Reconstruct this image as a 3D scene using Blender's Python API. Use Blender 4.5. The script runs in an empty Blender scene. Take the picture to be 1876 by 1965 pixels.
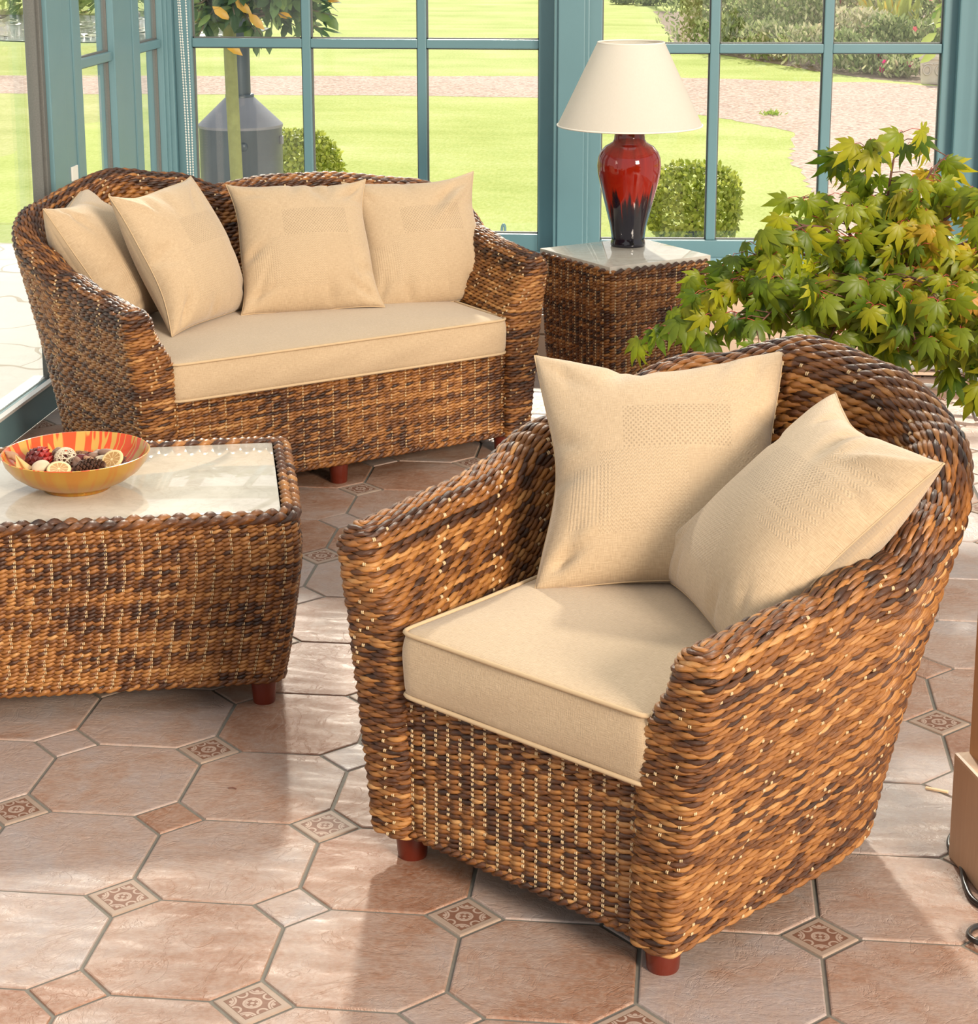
import bpy, bmesh, math, random
import numpy as np
from mathutils import Vector, Matrix
rng = np.random.default_rng(7)
random.seed(7)
SC = bpy.context.scene
COL = SC.collection
PI = math.pi

# ------------------------------------------------------------------ helpers
def tag(o, label=None, cat=None, group=None, kind=None):
    if label: o['label'] = label
    if cat: o['category'] = cat
    if group: o['group'] = group
    if kind: o['kind'] = kind
    return o

def empty(name, loc=(0, 0, 0), rz=0.0):
    o = bpy.data.objects.new(name, None)
    COL.objects.link(o)
    o.location = loc
    o.rotation_euler = (0, 0, rz)
    o.empty_display_size = .1
    return o

def mesh_obj(name, V, F, mats, parent=None, smooth=True, midx=None, attrs=None, uv=None):
    """V (N,3) array, F list of index lists or an (M,k) array"""
    me = bpy.data.meshes.new(name)
    V = np.asarray(V, dtype=np.float32)
    if isinstance(F, np.ndarray):
        M, k = F.shape
        me.vertices.add(len(V)); me.vertices.foreach_set('co', V.ravel())
        me.loops.add(M * k); me.loops.foreach_set('vertex_index', F.astype(np.int32).ravel())
        me.polygons.add(M); me.polygons.foreach_set('loop_start', np.arange(0, M * k, k, dtype=np.int32))
        me.update(calc_edges=True)
    else:
        me.from_pydata(V.tolist(), [], F)
        me.update()
    if not isinstance(mats, (list, tuple)): mats = [mats]
    for m in mats: me.materials.append(m)
    if midx is not None: me.polygons.foreach_set('material_index', np.asarray(midx, dtype=np.int32))
    me.polygons.foreach_set('use_smooth', np.full(len(me.polygons), bool(smooth)))
    if attrs:
        for an, av in attrs.items():
            a = me.attributes.new(an, 'FLOAT', 'POINT')
            a.data.foreach_set('value', np.asarray(av, dtype=np.float32))
    if uv is not None:
        l = me.uv_layers.new(name='UVMap')
        vi = np.zeros(len(me.loops), dtype=np.int32); me.loops.foreach_get('vertex_index', vi)
        if len(uv) == len(me.loops): l.data.foreach_set('uv', np.asarray(uv, dtype=np.float32).ravel())
        else: l.data.foreach_set('uv', np.asarray(uv, dtype=np.float32)[vi].ravel())
    me.update()
    o = bpy.data.objects.new(name, me)
    COL.objects.link(o)
    if parent is not None: o.parent = parent
    return o

class MB:
    """collects shapes into one mesh"""
    def __init__(s): s.V = []; s.F = []; s.M = []; s.n = 0
    def add(s, V, F, m=0):
        V = [tuple(v) for v in V]
        s.V += V
        for f in F: s.F.append([i + s.n for i in f]); s.M.append(m)
        s.n += len(V)
    def box(s, a, b, m=0, bev=0.0, M4=None):
        x0, y0, z0 = a; x1, y1, z1 = b
        if x0 > x1: x0, x1 = x1, x0
        if y0 > y1: y0, y1 = y1, y0
        if z0 > z1: z0, z1 = z1, z0
        bm = bmesh.new()
        vs = [bm.verts.new(p) for p in ((x0, y0, z0), (x1, y0, z0), (x1, y1, z0), (x0, y1, z0), (x0, y0, z1), (x1, y0, z1), (x1, y1, z1), (x0, y1, z1))]
        for f in ((3, 2, 1, 0), (4, 5, 6, 7), (0, 1, 5, 4), (1, 2, 6, 5), (2, 3, 7, 6), (3, 0, 4, 7)): bm.faces.new([vs[i] for i in f])
        if bev > 0: bmesh.ops.bevel(bm, geom=bm.edges[:], offset=bev, segments=2, affect='EDGES', profile=.6)
        bm.verts.index_update()
        V = [v.co.copy() for v in bm.verts]
        if M4 is not None: V = [M4 @ v for v in V]
        s.add(V, [[v.index for v in f.verts] for f in bm.faces], m)
        bm.free()
    def tube(s, pts, r, n=8, m=0, closed=False, caps=True):
        pts = [Vector(p) for p in pts]
        N = len(pts)
        rr = r if hasattr(r, '__len__') else [r] * N
        V = []; F = []
        ref = None
        for i, p in enumerate(pts):
            if closed: t = (pts[(i + 1) % N] - pts[i - 1])
            else: t = pts[min(i + 1, N - 1)] - pts[max(i - 1, 0)]
            t = t.normalized() if t.length > 1e-9 else Vector((0, 0, 1))
            if ref is None:
                ref = Vector((0, 0, 1)) if abs(t.z) < .9 else Vector((1, 0, 0))
            u = (ref - t * ref.dot(t))
            if u.length < 1e-6: u = t.orthogonal()
            u.normalize(); ref = u
            w = t.cross(u)
            for k in range(n):
                a = 2 * PI * k / n
                V.append(p + (u * math.cos(a) + w * math.sin(a)) * rr[i])
        L = N if closed else N - 1
        for i in range(L):
            a = i * n; b = ((i + 1) % N) * n
            for k in range(n): F.append([a + k, a + (k + 1) % n, b + (k + 1) % n, b + k])
        if caps and not closed:
            F.append(list(range(n))[::-1]); F.append([(N - 1) * n + k for k in range(n)])
        s.add(V, F, m)
    def lathe(s, prof, n=48, m=0, c=(0, 0, 0), closed=False):
        V = []; F = []
        for r, z in prof:
            for k in range(n):
                a = 2 * PI * k / n
                V.append((c[0] + r * math.cos(a), c[1] + r * math.sin(a), c[2] + z))
        P = len(prof)
        for i in range(P if closed else P - 1):
            a = i * n; b = ((i + 1) % P) * n
            for k in range(n): F.append([a + k, a + (k + 1) % n, b + (k + 1) % n, b + k])
        s.add(V, F, m)
    def build(s, name, mats, parent=None, smooth=False, uv=None):
        o = mesh_obj(name, np.array([tuple(v) for v in s.V]), s.F, mats, parent, smooth, s.M, None, uv)
        return o

def autosmooth(o, ang=40):
    me = o.data
    me.polygons.foreach_set('use_smooth', np.full(len(me.polygons), True))
    try: me.set_sharp_from_angle(angle=math.radians(ang))
    except Exception: pass
    return o

def smooth_path(pts, n=8):
    """Catmull-Rom through the points"""
    P = [Vector(p) for p in pts]
    out = []
    for i in range(len(P) - 1):
        p0 = P[max(i - 1, 0)]; p1 = P[i]; p2 = P[i + 1]; p3 = P[min(i + 2, len(P) - 1)]
        for k in range(n):
            t = k / n
            out.append(.5 * ((2 * p1) + (p2 - p0) * t + (2 * p0 - 5 * p1 + 4 * p2 - p3) * t * t + (3 * p1 - p0 - 3 * p2 + p3) * t ** 3))
    out.append(P[-1])
    return out

# ------------------------------------------------------------------ materials
class NT:
    def __init__(s, name):
        s.m = bpy.data.materials.new(name); s.m.use_nodes = True
        s.t = s.m.node_tree; s.t.nodes.clear()
        s.out = s.t.nodes.new('ShaderNodeOutputMaterial')
    def n(s, typ, ins=None, **kw):
        nd = s.t.nodes.new(typ)
        for k, v in kw.items(): setattr(nd, k, v)
        if ins:
            for k, v in ins.items():
                sock = nd.inputs[k]
                if isinstance(v, bpy.types.NodeSocket): s.t.links.new(v, sock)
                else: sock.default_value = v
        return nd
    def math(s, op, a, b=None, c=None, clamp=False):
        nd = s.t.nodes.new('ShaderNodeMath'); nd.operation = op; nd.use_clamp = clamp
        for i, v in enumerate((a, b, c)):
            if v is None: continue
            if isinstance(v, bpy.types.NodeSocket): s.t.links.new(v, nd.inputs[i])
            else: nd.inputs[i].default_value = v
        return nd.outputs[0]
    def ramp(s, fac, stops, interp='LINEAR'):
        nd = s.t.nodes.new('ShaderNodeValToRGB'); nd.color_ramp.interpolation = interp
        e = nd.color_ramp.elements
        while len(e) < len(stops): e.new(.5)
        for i, (p, c) in enumerate(stops):
            e[i].position = p; e[i].color = (*c, 1) if len(c) == 3 else c
        s.t.links.new(fac, nd.inputs[0])
        return nd.outputs[0]
    def mix(s, fac, a, b, mode='MIX'):
        nd = s.t.nodes.new('ShaderNodeMix'); nd.data_type = 'RGBA'; nd.blend_type = mode
        for i, v in ((0, fac), (6, a), (7, b)):
            if isinstance(v, bpy.types.NodeSocket): s.t.links.new(v, nd.inputs[i])
            elif i == 0: nd.inputs[0].default_value = v
            else: nd.inputs[i].default_value = (*v, 1)
        return nd.outputs[2]
    def noise(s, vec, scale, detail=4, rough=.55, dist=0.0):
        ins = {'Scale': scale, 'Detail': detail, 'Roughness': rough, 'Distortion': dist}
        if vec is not None: ins['Vector'] = vec
        return s.n('ShaderNodeTexNoise', ins).outputs['Fac']
    def mapping(s, vec, scale=(1, 1, 1), rot=(0, 0, 0), loc=(0, 0, 0)):
        return s.n('ShaderNodeMapping', {'Vector': vec, 'Scale': scale, 'Rotation': rot, 'Location': loc}).outputs[0]
    def obj(s): return s.n('ShaderNodeTexCoord').outputs['Object']
    def uv(s): return s.n('ShaderNodeTexCoord').outputs['UV']
    def attr(s, name): return s.n('ShaderNodeAttribute', attribute_name=name).outputs['Fac']
    def bump(s, h, strength=.3, dist=.01, normal=None):
        ins = {'Height': h, 'Strength': strength, 'Distance': dist}
        if normal is not None: ins['Normal'] = normal
        return s.n('ShaderNodeBump', ins).outputs[0]
    def principled(s, **ins):
        d = {}
        for k, v in ins.items():
            k = {'color': 'Base Color', 'rough': 'Roughness', 'metal': 'Metallic', 'normal': 'Normal', 'spec': 'Specular IOR Level',
                 'coat': 'Coat Weight', 'coat_rough': 'Coat Roughness', 'sheen': 'Sheen Weight', 'trans': 'Transmission Weight', 'ior': 'IOR',
                 'emit': 'Emission Color', 'emit_s': 'Emission Strength', 'sss': 'Subsurface Weight'}.get(k, k)
            if isinstance(v, tuple) and len(v) == 3: v = (*v, 1)
            d[k] = v
        p = s.n('ShaderNodeBsdfPrincipled', d)
        s.t.links.new(p.outputs[0], s.out.inputs[0])
        return p
    def surface(s, sh): s.t.links.new(sh, s.out.inputs[0])

def plain(name, col, rough=.5, var=.08, scale=12, metal=0.0, coat=0.0, bump=0.0, spec=.5):
    t = NT(name)
    n = t.noise(t.obj(), scale, 5)
    c = t.mix(n, tuple(max(0, x * (1 - var)) for x in col), tuple(min(1, x * (1 + var)) for x in col))
    kw = dict(color=c, rough=rough, metal=metal, coat=coat, spec=spec)
    if bump: kw['normal'] = t.bump(t.noise(t.obj(), scale * 8, 4), bump, .004)
    t.principled(**kw)
    return t.m

def wicker_mat(name, stops, rough=.34, spec=.5):
    t = NT(name)
    tone = t.attr('tone')
    fv = t.n('ShaderNodeCombineXYZ', {'X': t.math('MULTIPLY', t.attr('fu'), 55.0), 'Y': t.math('ADD', t.attr('fv'), t.math('MULTIPLY', t.attr('fu'), 70.0)), 'Z': 0.0}).outputs[0]
    fib = t.noise(fv, 1.0, 4, .65)
    blot = t.noise(t.obj(), 55, 3, .6)
    f = t.math('ADD', tone, t.math('MULTIPLY', t.math('SUBTRACT', fib, .5), .62))
    f = t.math('ADD', f, t.math('MULTIPLY', t.math('SUBTRACT', blot, .5), .34), clamp=True)
    c = t.ramp(f, stops)
    r = t.math('ADD', rough - .06, t.math('MULTIPLY', fib, .2))
    t.principled(color=c, rough=r, spec=spec, coat=.05, coat_rough=.2, normal=t.bump(fib, .55, .0022))
    return t.m

W_STOPS = [(0, (.026, .0090, .0030)), (.25, (.078, .025, .0065)), (.46, (.235, .086, .0175)), (.68, (.375, .158, .038)), (1, (.59, .325, .12))]
M = {}
M['wicker'] = wicker_mat('wicker_weave', W_STOPS)
M['wicker_core'] = plain('wicker_core', (.03, .013, .006), .8, .3)
M['stake'] = plain('pale_cane', (.58, .42, .235), .4, .2, 60)
M['leg'] = plain('mahogany_leg', (.115, .013, .004), .3, .25, 20, coat=.2)

def fabric_mat(name, col_a, col_b):
    t = NT(name)
    uv = t.uv()
    hv = t.noise(t.mapping(uv, (60, 520, 1)), 1, 3, .6)
    vv = t.noise(t.mapping(uv, (520, 70, 1)), 1, 3, .6)
    blot = t.noise(uv, 9, 3)
    f = t.math('ADD', t.math('MULTIPLY', hv, .55), t.math('MULTIPLY', vv, .45))
    # woven blocks: dotted rectangle, zig-zag rectangle, rib rectangle (uv in metres, origin at the middle)
    sx = t.n('ShaderNodeSeparateXYZ', {'Vector': uv})
    u, v = sx.outputs[0], sx.outputs[1]
    def rect(u0, u1, v0, v1):
        a = t.math('MULTIPLY', t.math('GREATER_THAN', u, u0), t.math('LESS_THAN', u, u1))
        b = t.math('MULTIPLY', t.math('GREATER_THAN', v, v0), t.math('LESS_THAN', v, v1))
        return t.math('MULTIPLY', a, b)
    def cell(k, w): return t.math('SINE', t.math('MULTIPLY', w, 2 * PI * k))
    dots = t.math('GREATER_THAN', t.math('MULTIPLY', cell(105, u), cell(88, v)), .36)
    dots = t.math('MULTIPLY', dots, rect(-.075, .135, .0, .095))
    tri = t.math('PINGPONG', t.math('MULTIPLY', u, 1.0), .0042)
    zig = t.math('SINE', t.math('MULTIPLY', t.math('ADD', v, tri), 2 * PI * 135))
    zig = t.math('MULTIPLY', zig, rect(-.125, .045, -.165, .0))
    tri2 = t.math('PINGPONG', v, .009)
    zig2 = t.math('SINE', t.math('MULTIPLY', t.math('ADD', u, tri2), 2 * PI * 130))
    zig2 = t.math('MULTIPLY', zig2, rect(.09, .2, -.04, .15))
    rib = t.math('MULTIPLY', cell(130, u), rect(-.19, -.1, -.15, -.03))
    rect_d = t.math('ADD', rect(-.125, .045, -.165, .0), rect(.045, .14, -.2, -.005))
    f2 = t.math('ADD', t.math('MULTIPLY', t.math('SUBTRACT', f, .5), 2.4), .5, None, True)
    c = t.mix(f2, col_a, col_b)
    c = t.mix(t.math('MULTIPLY', blot, .35), c, tuple(x * .86 for x in col_a))
    c = t.mix(t.math('MULTIPLY', dots, .42), c, tuple(x * .42 for x in col_a))
    c = t.mix(t.math('MULTIPLY', rect_d, .10), c, tuple(x * .6 for x in col_a))
    c = t.mix(t.math('MULTIPLY', t.math('MAXIMUM', zig, 0.0), .16), c, tuple(min(1, x * 1.25) for x in col_b))
    h = t.math('ADD', f, t.math('MULTIPLY', t.math('ADD', t.math('ADD', zig, zig2), rib), .14))
    h = t.math('SUBTRACT', h, t.math('MULTIPLY', dots, .5))
    t.principled(color=c, rough=.92, spec=.15, sheen=.25, normal=t.bump(h, .6, .0035))
    return t.m
M['fabric'] = fabric_mat('woven_beige_fabric', (.405, .290, .173), (.60, .455, .298))
M['fabric_seat'] = M['fabric']
M['seam'] = plain('seam_thread', (.50, .36, .21), .9, .1, 60)

def paint(name, col, rough=.35):
    t = NT(name)
    n = t.noise(t.obj(), 5, 4)
    c = t.mix(n, tuple(x * .93 for x in col), tuple(min(1, x * 1.06) for x in col))
    t.principled(color=c, rough=rough, spec=.5, normal=t.bump(t.noise(t.obj(), 300, 2), .05, .001))
    return t.m
M['teal'] = paint('teal_frame_paint', (.120, .225, .250))
M['gasket'] = plain('grey_brush_strip', (.12, .12, .11), .7, .3, 200)
M['white_trim'] = plain('white_plastic', (.75, .72, .66), .4, .04)
M['cream'] = plain('cream_paint', (.66, .50, .36), .55, .05)
M['cream_metal'] = plain('cream_enamel', (.62, .47, .35), .4, .04)

def glass_mat():
    t = NT('window_glass')
    ge = t.n('ShaderNodeNewGeometry')
    cosn = t.math('ABSOLUTE', t.n('ShaderNodeVectorMath', {0: ge.outputs['Incoming'], 1: ge.outputs['Normal']}, operation='DOT_PRODUCT').outputs['Value'])
    fr = t.math('ADD', .035, t.math('MULTIPLY', t.math('POWER', t.math('SUBTRACT', 1.0, cosn), 5.0), .80))
    tr = t.n('ShaderNodeBsdfTransparent', {'Color': (.97, .985, .98, 1)}).outputs[0]
    gl = t.n('ShaderNodeBsdfGlossy', {'Roughness': .01, 'Color': (1, 1, 1, 1)}).outputs[0]
    mx = t.n('ShaderNodeMixShader', {0: fr, 1: tr, 2: gl}).outputs[0]
    t.surface(mx)
    return t.m
M['glass'] = glass_mat()

def marble_mat():
    t = NT('cream_marble')
    co = t.obj()
    a = t.noise(co, 7, 8, .65, .6)
    b = t.noise(co, 38, 5, .6)
    v = t.math('ABSOLUTE', t.math('SUBTRACT', t.noise(co, 11, 6, .6, 1.2), .5))
    c = t.ramp(a, [(.3, (.46, .42, .35)), (.5, (.60, .55, .46)), (.7, (.68, .64, .56))])
    c = t.mix(t.math('MULTIPLY', b, .25), c, (.42, .36, .29))
    c = t.mix(t.ramp(v, [(0, (.22, .22, .22)), (.03, (0, 0, 0))]), c, (.40, .33, .25))
    t.principled(color=c, rough=.035, spec=.9)
    return t.m
M['marble'] = marble_mat()

def tile_mats():
    out = []
    def base(t, seed):
        co = t.obj()
        tone = t.attr('tone')
        big = t.noise(t.mapping(co, (1, 1, 1), (0, 0, 0), (seed, 0, 0)), 4.4, 7, .66, .5)
        fine = t.noise(co, 26, 6, .65, .4)
        pits = t.noise(co, 95, 4, .6)
        f = t.math('ADD', t.math('MULTIPLY', big, .62), t.math('MULTIPLY', tone, .25))
        f = t.math('ADD', f, t.math('MULTIPLY', fine, .2))
        c = t.ramp(f, [(.34, (.235, .092, .042)), (.46, (.315, .170, .108)), (.56, (.365, .250, .195)), (.70, (.365, .300, .275))])
        slate = t.noise(t.mapping(co, (1, 2.4, 1), (0, 0, .3)), 9, 9, .72, 1.4)
        veins = t.math('ABSOLUTE', t.math('SUBTRACT', t.noise(co, 6.5, 5, .6, 1.6), .5))
        veins = t.ramp(veins, [(0, (0, 0, 0)), (.02, (1, 1, 1))])
        h = t.math('ADD', t.math('MULTIPLY', slate, .8), t.math('MULTIPLY', pits, .25))
        h = t.math('ADD', h, t.math('MULTIPLY', veins, .12))
        c = t.mix(t.math('MULTIPLY', t.math('SUBTRACT', pits, .42, None, True), 1.1, None, True), c, (.50, .39, .31))
        return c, h, fine
    t = NT('terracotta_tile')
    c, h, fine = base(t, 0)
    t.principled(color=c, rough=t.math('ADD', .24, t.math('MULTIPLY', fine, .24)), spec=.55, normal=t.bump(h, .5, .010))
    out.append(t.m)
    # relief insert
    t = NT('relief_insert_tile')
    c, h, fine = base(t, 3)
    uv = t.uv()
    sep = t.n('ShaderNodeSeparateXYZ', {'Vector': uv})
    U = t.math('ABSOLUTE', sep.outputs[0]); Vv = t.math('ABSOLUTE', sep.outputs[1])
    def dist(cx, cy):
        return t.math('SQRT', t.math('ADD', t.math('POWER', t.math('SUBTRACT', U, cx), 2.0), t.math('POWER', t.math('SUBTRACT', Vv, cy), 2.0)))
    def ring(d, r, w=.045):
        return t.math('LESS_THAN', t.math('ABSOLUTE', t.math('SUBTRACT', d, r)), w)
    d0 = dist(0, 0)
    pat = ring(d0, .33)
    for p in (ring(d0, .25, .025), ring(dist(.74, .74), .40), ring(dist(.74, .74), .30, .03), ring(dist(.74, 0), .2), ring(dist(0, .74), .2), t.math('LESS_THAN', d0, .08),
              t.math('LESS_THAN', dist(.14, .14), .06), t.math('LESS_THAN', dist(.58, .58), .08)):
        pat = t.math('MAXIMUM', pat, p)
    mx = t.math('MAXIMUM', U, Vv)
    frame = t.math('GREATER_THAN', mx, .80)
    inner = t.math('LESS_THAN', t.math('ABSOLUTE', t.math('SUBTRACT', mx, .785)), .02)
    pat = t.math('MULTIPLY', pat, t.math('SUBTRACT', 1.0, frame))
    wear = t.noise(t.obj(), 40, 5, .6)
    dark = t.mix(wear, (.13, .05, .028), (.25, .135, .09))
    c2 = t.mix(t.math('MULTIPLY', pat, t.math('ADD', .45, t.math('MULTIPLY', wear, .5))), dark, (.47, .36, .285))
    c2 = t.mix(inner, c2, (.16, .085, .05))
    c2 = t.mix(frame, c2, t.mix(wear, (.29, .20, .145), (.38, .29, .225)))
    hh = t.math('ADD', t.math('MULTIPLY', pat, .6), t.math('ADD', frame, t.math('MULTIPLY', h, .3)))
    t.principled(color=c2, rough=.6, spec=.25, normal=t.bump(hh, .6, .004))
    out.append(t.m)
    t = NT('grey_grout')
    n = t.noise(t.obj(), 60, 5)
    t.principled(color=t.mix(n, (.135, .118, .092), (.205, .185, .15)), rough=.85)
    out.append(t.m)
    return out
TILE = tile_mats()

def lawn_mat():
    t = NT('lawn_grass')
    co = t.obj()
    a = t.noise(co, .9, 5, .6)
    b = t.noise(t.mapping(co, (1, .30, 1)), 42, 6, .75)
    s = t.noise(t.mapping(co, (.25, 1.6, 1)), 1.2, 3)
    f = t.math('ADD', t.math('MULTIPLY', a, .35), t.math('ADD', t.math('MULTIPLY', b, .45), t.math('MULTIPLY', s, .2)))
    c = t.ramp(f, [(.36, (.32, .39, .075)), (.5, (.48, .53, .155)), (.64, (.61, .62, .27))])
    t.principled(color=c, rough=.9, spec=.1, normal=t.bump(b, .5, .03))
    return t.m
def gravel_mat():
    t = NT('pink_gravel')
    co = t.obj()
    v = t.n('ShaderNodeTexVoronoi', {'Vector': co, 'Scale': 38.0})
    a = t.noise(co, 1.3, 5)
    c = t.ramp(v.outputs['Color'], [(.1, (.32, .20, .15)), (.5, (.52, .37, .30)), (.9, (.68, .54, .46))])
    c = t.mix(t.math('MULTIPLY', a, .45), c, (.60, .45, .37))
    t.principled(color=c, rough=.9, spec=.15, normal=t.bump(v.outputs['Distance'], .5, .02))
    return t.m
def paving_mat():
    t = NT('stone_paving')
    co = t.obj()
    w = t.n('ShaderNodeTexNoise', {'Vector': co, 'Scale': 1.6, 'Detail': 2.0}).outputs['Color']
    cc = t.n('ShaderNodeVectorMath', {0: co, 1: w}, operation='ADD').outputs[0]
    br = t.n('ShaderNodeTexBrick', {'Vector': cc, 'Scale': 1.0, 'Mortar Size': .009, 'Brick Width': .78, 'Row Height': .46, 'Color1': (.80, .76, .69, 1), 'Color2': (.72, .67, .60, 1), 'Mortar': (.50, .42, .33, 1)})
    n = t.noise(co, 14, 6, .6)
    c = t.mix(t.math('MULTIPLY', n, .3), br.outputs['Color'], (.50, .42, .33))
    t.principled(color=c, rough=.8, spec=.25, normal=t.bump(n, .3, .01))
    return t.m
M['lawn'] = lawn_mat(); M['gravel'] = gravel_mat(); M['paving'] = paving_mat()
M['soil'] = plain('garden_soil', (.26, .18, .12), .95, .4, 8, bump=.6)

def leaf_mat(name, stops, transl=.35, rough=.42, vein=False):
    t = NT(name)
    tone = t.attr('tone')
    n = t.noise(t.obj(), 30, 3)
    f = t.math('ADD', tone, t.math('MULTIPLY', t.math('SUBTRACT', n, .5), .25), clamp=True)
    c = t.ramp(f, stops)
    p = t.n('ShaderNodeBsdfPrincipled', {'Base Color': c, 'Roughness': rough, 'Specular IOR Level': .35})
    tl = t.n('ShaderNodeBsdfTranslucent', {'Color': c})
    mx = t.n('ShaderNodeMixShader', {0: transl, 1: p.outputs[0], 2: tl.outputs[0]})
    t.surface(mx.outputs[0])
    return t.m
M['maple'] = leaf_mat('maple_leaf', [(0, (.055, .110, .008)), (.3, (.19, .235, .010)), (.55, (.37, .345, .014)), (.72, (.47, .30, .030)), (.88, (.52, .20, .045)), (1, (.45, .07, .05))], .38)
M['bay'] = leaf_mat('bay_leaf', [(0, (.045, .085, .035)), (.5, (.12, .20, .075)), (.85, (.27, .36, .10)), (.93, (.75, .42, .05)), (1, (.80, .40, .04))], .25, .35)
M['box'] = leaf_mat('box_leaf', [(0, (.12, .17, .018)), (.5, (.32, .38, .045)), (1, (.58, .60, .13))], .38)
M['border'] = leaf_mat('border_leaf', [(0, (.17, .22, .07)), (.35, (.34, .40, .17)), (.6, (.52, .50, .30)), (.85, (.66, .60, .42)), (1, (.75, .60, .40))], .4, .7)
M['bright_leaf'] = leaf_mat('bright_leaf', [(0, (.22, .36, .06)), (.6, (.42, .52, .11)), (.9, (.58, .60, .20)), (1, (.85, .55, .06))], .35)
M['petal'] = leaf_mat('petal', [(0, (.75, .02, .22)), (.5, (.85, .06, .35)), (.8, (.85, .25, .18)), (1, (.85, .75, .70))], .3, .6)
M['petal_red'] = leaf_mat('petal_red', [(0, (.72, .015, .02)), (1, (.85, .05, .05))], .3, .6)
M['bark'] = plain('bark', (.16, .115, .075), .85, .35, 30, bump=.6)
M['green_bark'] = plain('green_bark', (.30, .31, .13), .8, .25, 30, bump=.4)
M['twig'] = plain('twig', (.13, .055, .035), .7, .3, 40)
M['petiole'] = plain('red_leaf_stalk', (.42, .06, .04), .6, .3, 40)
M['black_plastic'] = plain('black_plastic', (.015, .015, .016), .4, .2)
M['terracotta'] = plain('terracotta_pot', (.45, .17, .09), .8, .15)
M['stone'] = plain('weathered_stone', (.56, .51, .44), .9, .25, 18, bump=.7)
M['steel'] = plain('dark_steel', (.085, .10, .12), .42, .2, 6, metal=.35)
M['steel_light'] = plain('grey_steel_cowl', (.22, .22, .25), .45, .12, 6, metal=.3)
M['chrome'] = plain('brushed_chrome', (.45, .40, .36), .3, .1, 20, metal=.9)
M['cable'] = plain('black_cable', (.02, .018, .018), .3, .2)
M['pine_wood'] = None
def wood_mat(name, a, b):
    t = NT(name)
    co = t.mapping(t.obj(), (7, 7, .9))
    w = t.noise(co, 5, 6, .6, 1.5)
    k = t.n('ShaderNodeTexVoronoi', {'Vector': t.mapping(t.obj(), (6, 6, 3)), 'Scale': 1.3}).outputs['Distance']
    c = t.mix(w, a, b)
    c = t.mix(t.ramp(k, [(0, (1, 1, 1)), (.12, (0, 0, 0))]), c, (.20, .08, .03))
    t.principled(color=c, rough=.5, normal=t.bump(w, .2, .003))
    return t.m
M['pine_wood'] = wood_mat('pine_wood', (.50, .25, .10), (.66, .40, .19))
M['pale_wood'] = wood_mat('pale_pine', (.50, .32, .19), (.64, .45, .29))

# ------------------------------------------------------------------ wicker weaving
def sm_noise(n, step, r=rng):
    """smooth random curve of n samples with knots every `step` samples"""
    k = int(n / step) + 3
    v = r.random(k)
    x = np.arange(n) / step
    i = np.floor(x).astype(int); f = x - i; f = f * f * (3 - 2 * f)
    return v[i] * (1 - f) + v[i + 1] * f

_pk = np.random.default_rng(3).normal(size=(7, 3)) * [17, 17, 48]; _pp = np.random.default_rng(4).uniform(0, 6.28, 7)
def patch(P):
    """soft darker streaks of reed across neighbouring rows, 0..1"""
    v = sum(np.sin(P @ _pk[i] + _pp[i]) for i in range(7)) / 7
    return np.clip(.5 + v, 0, 1)

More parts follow.
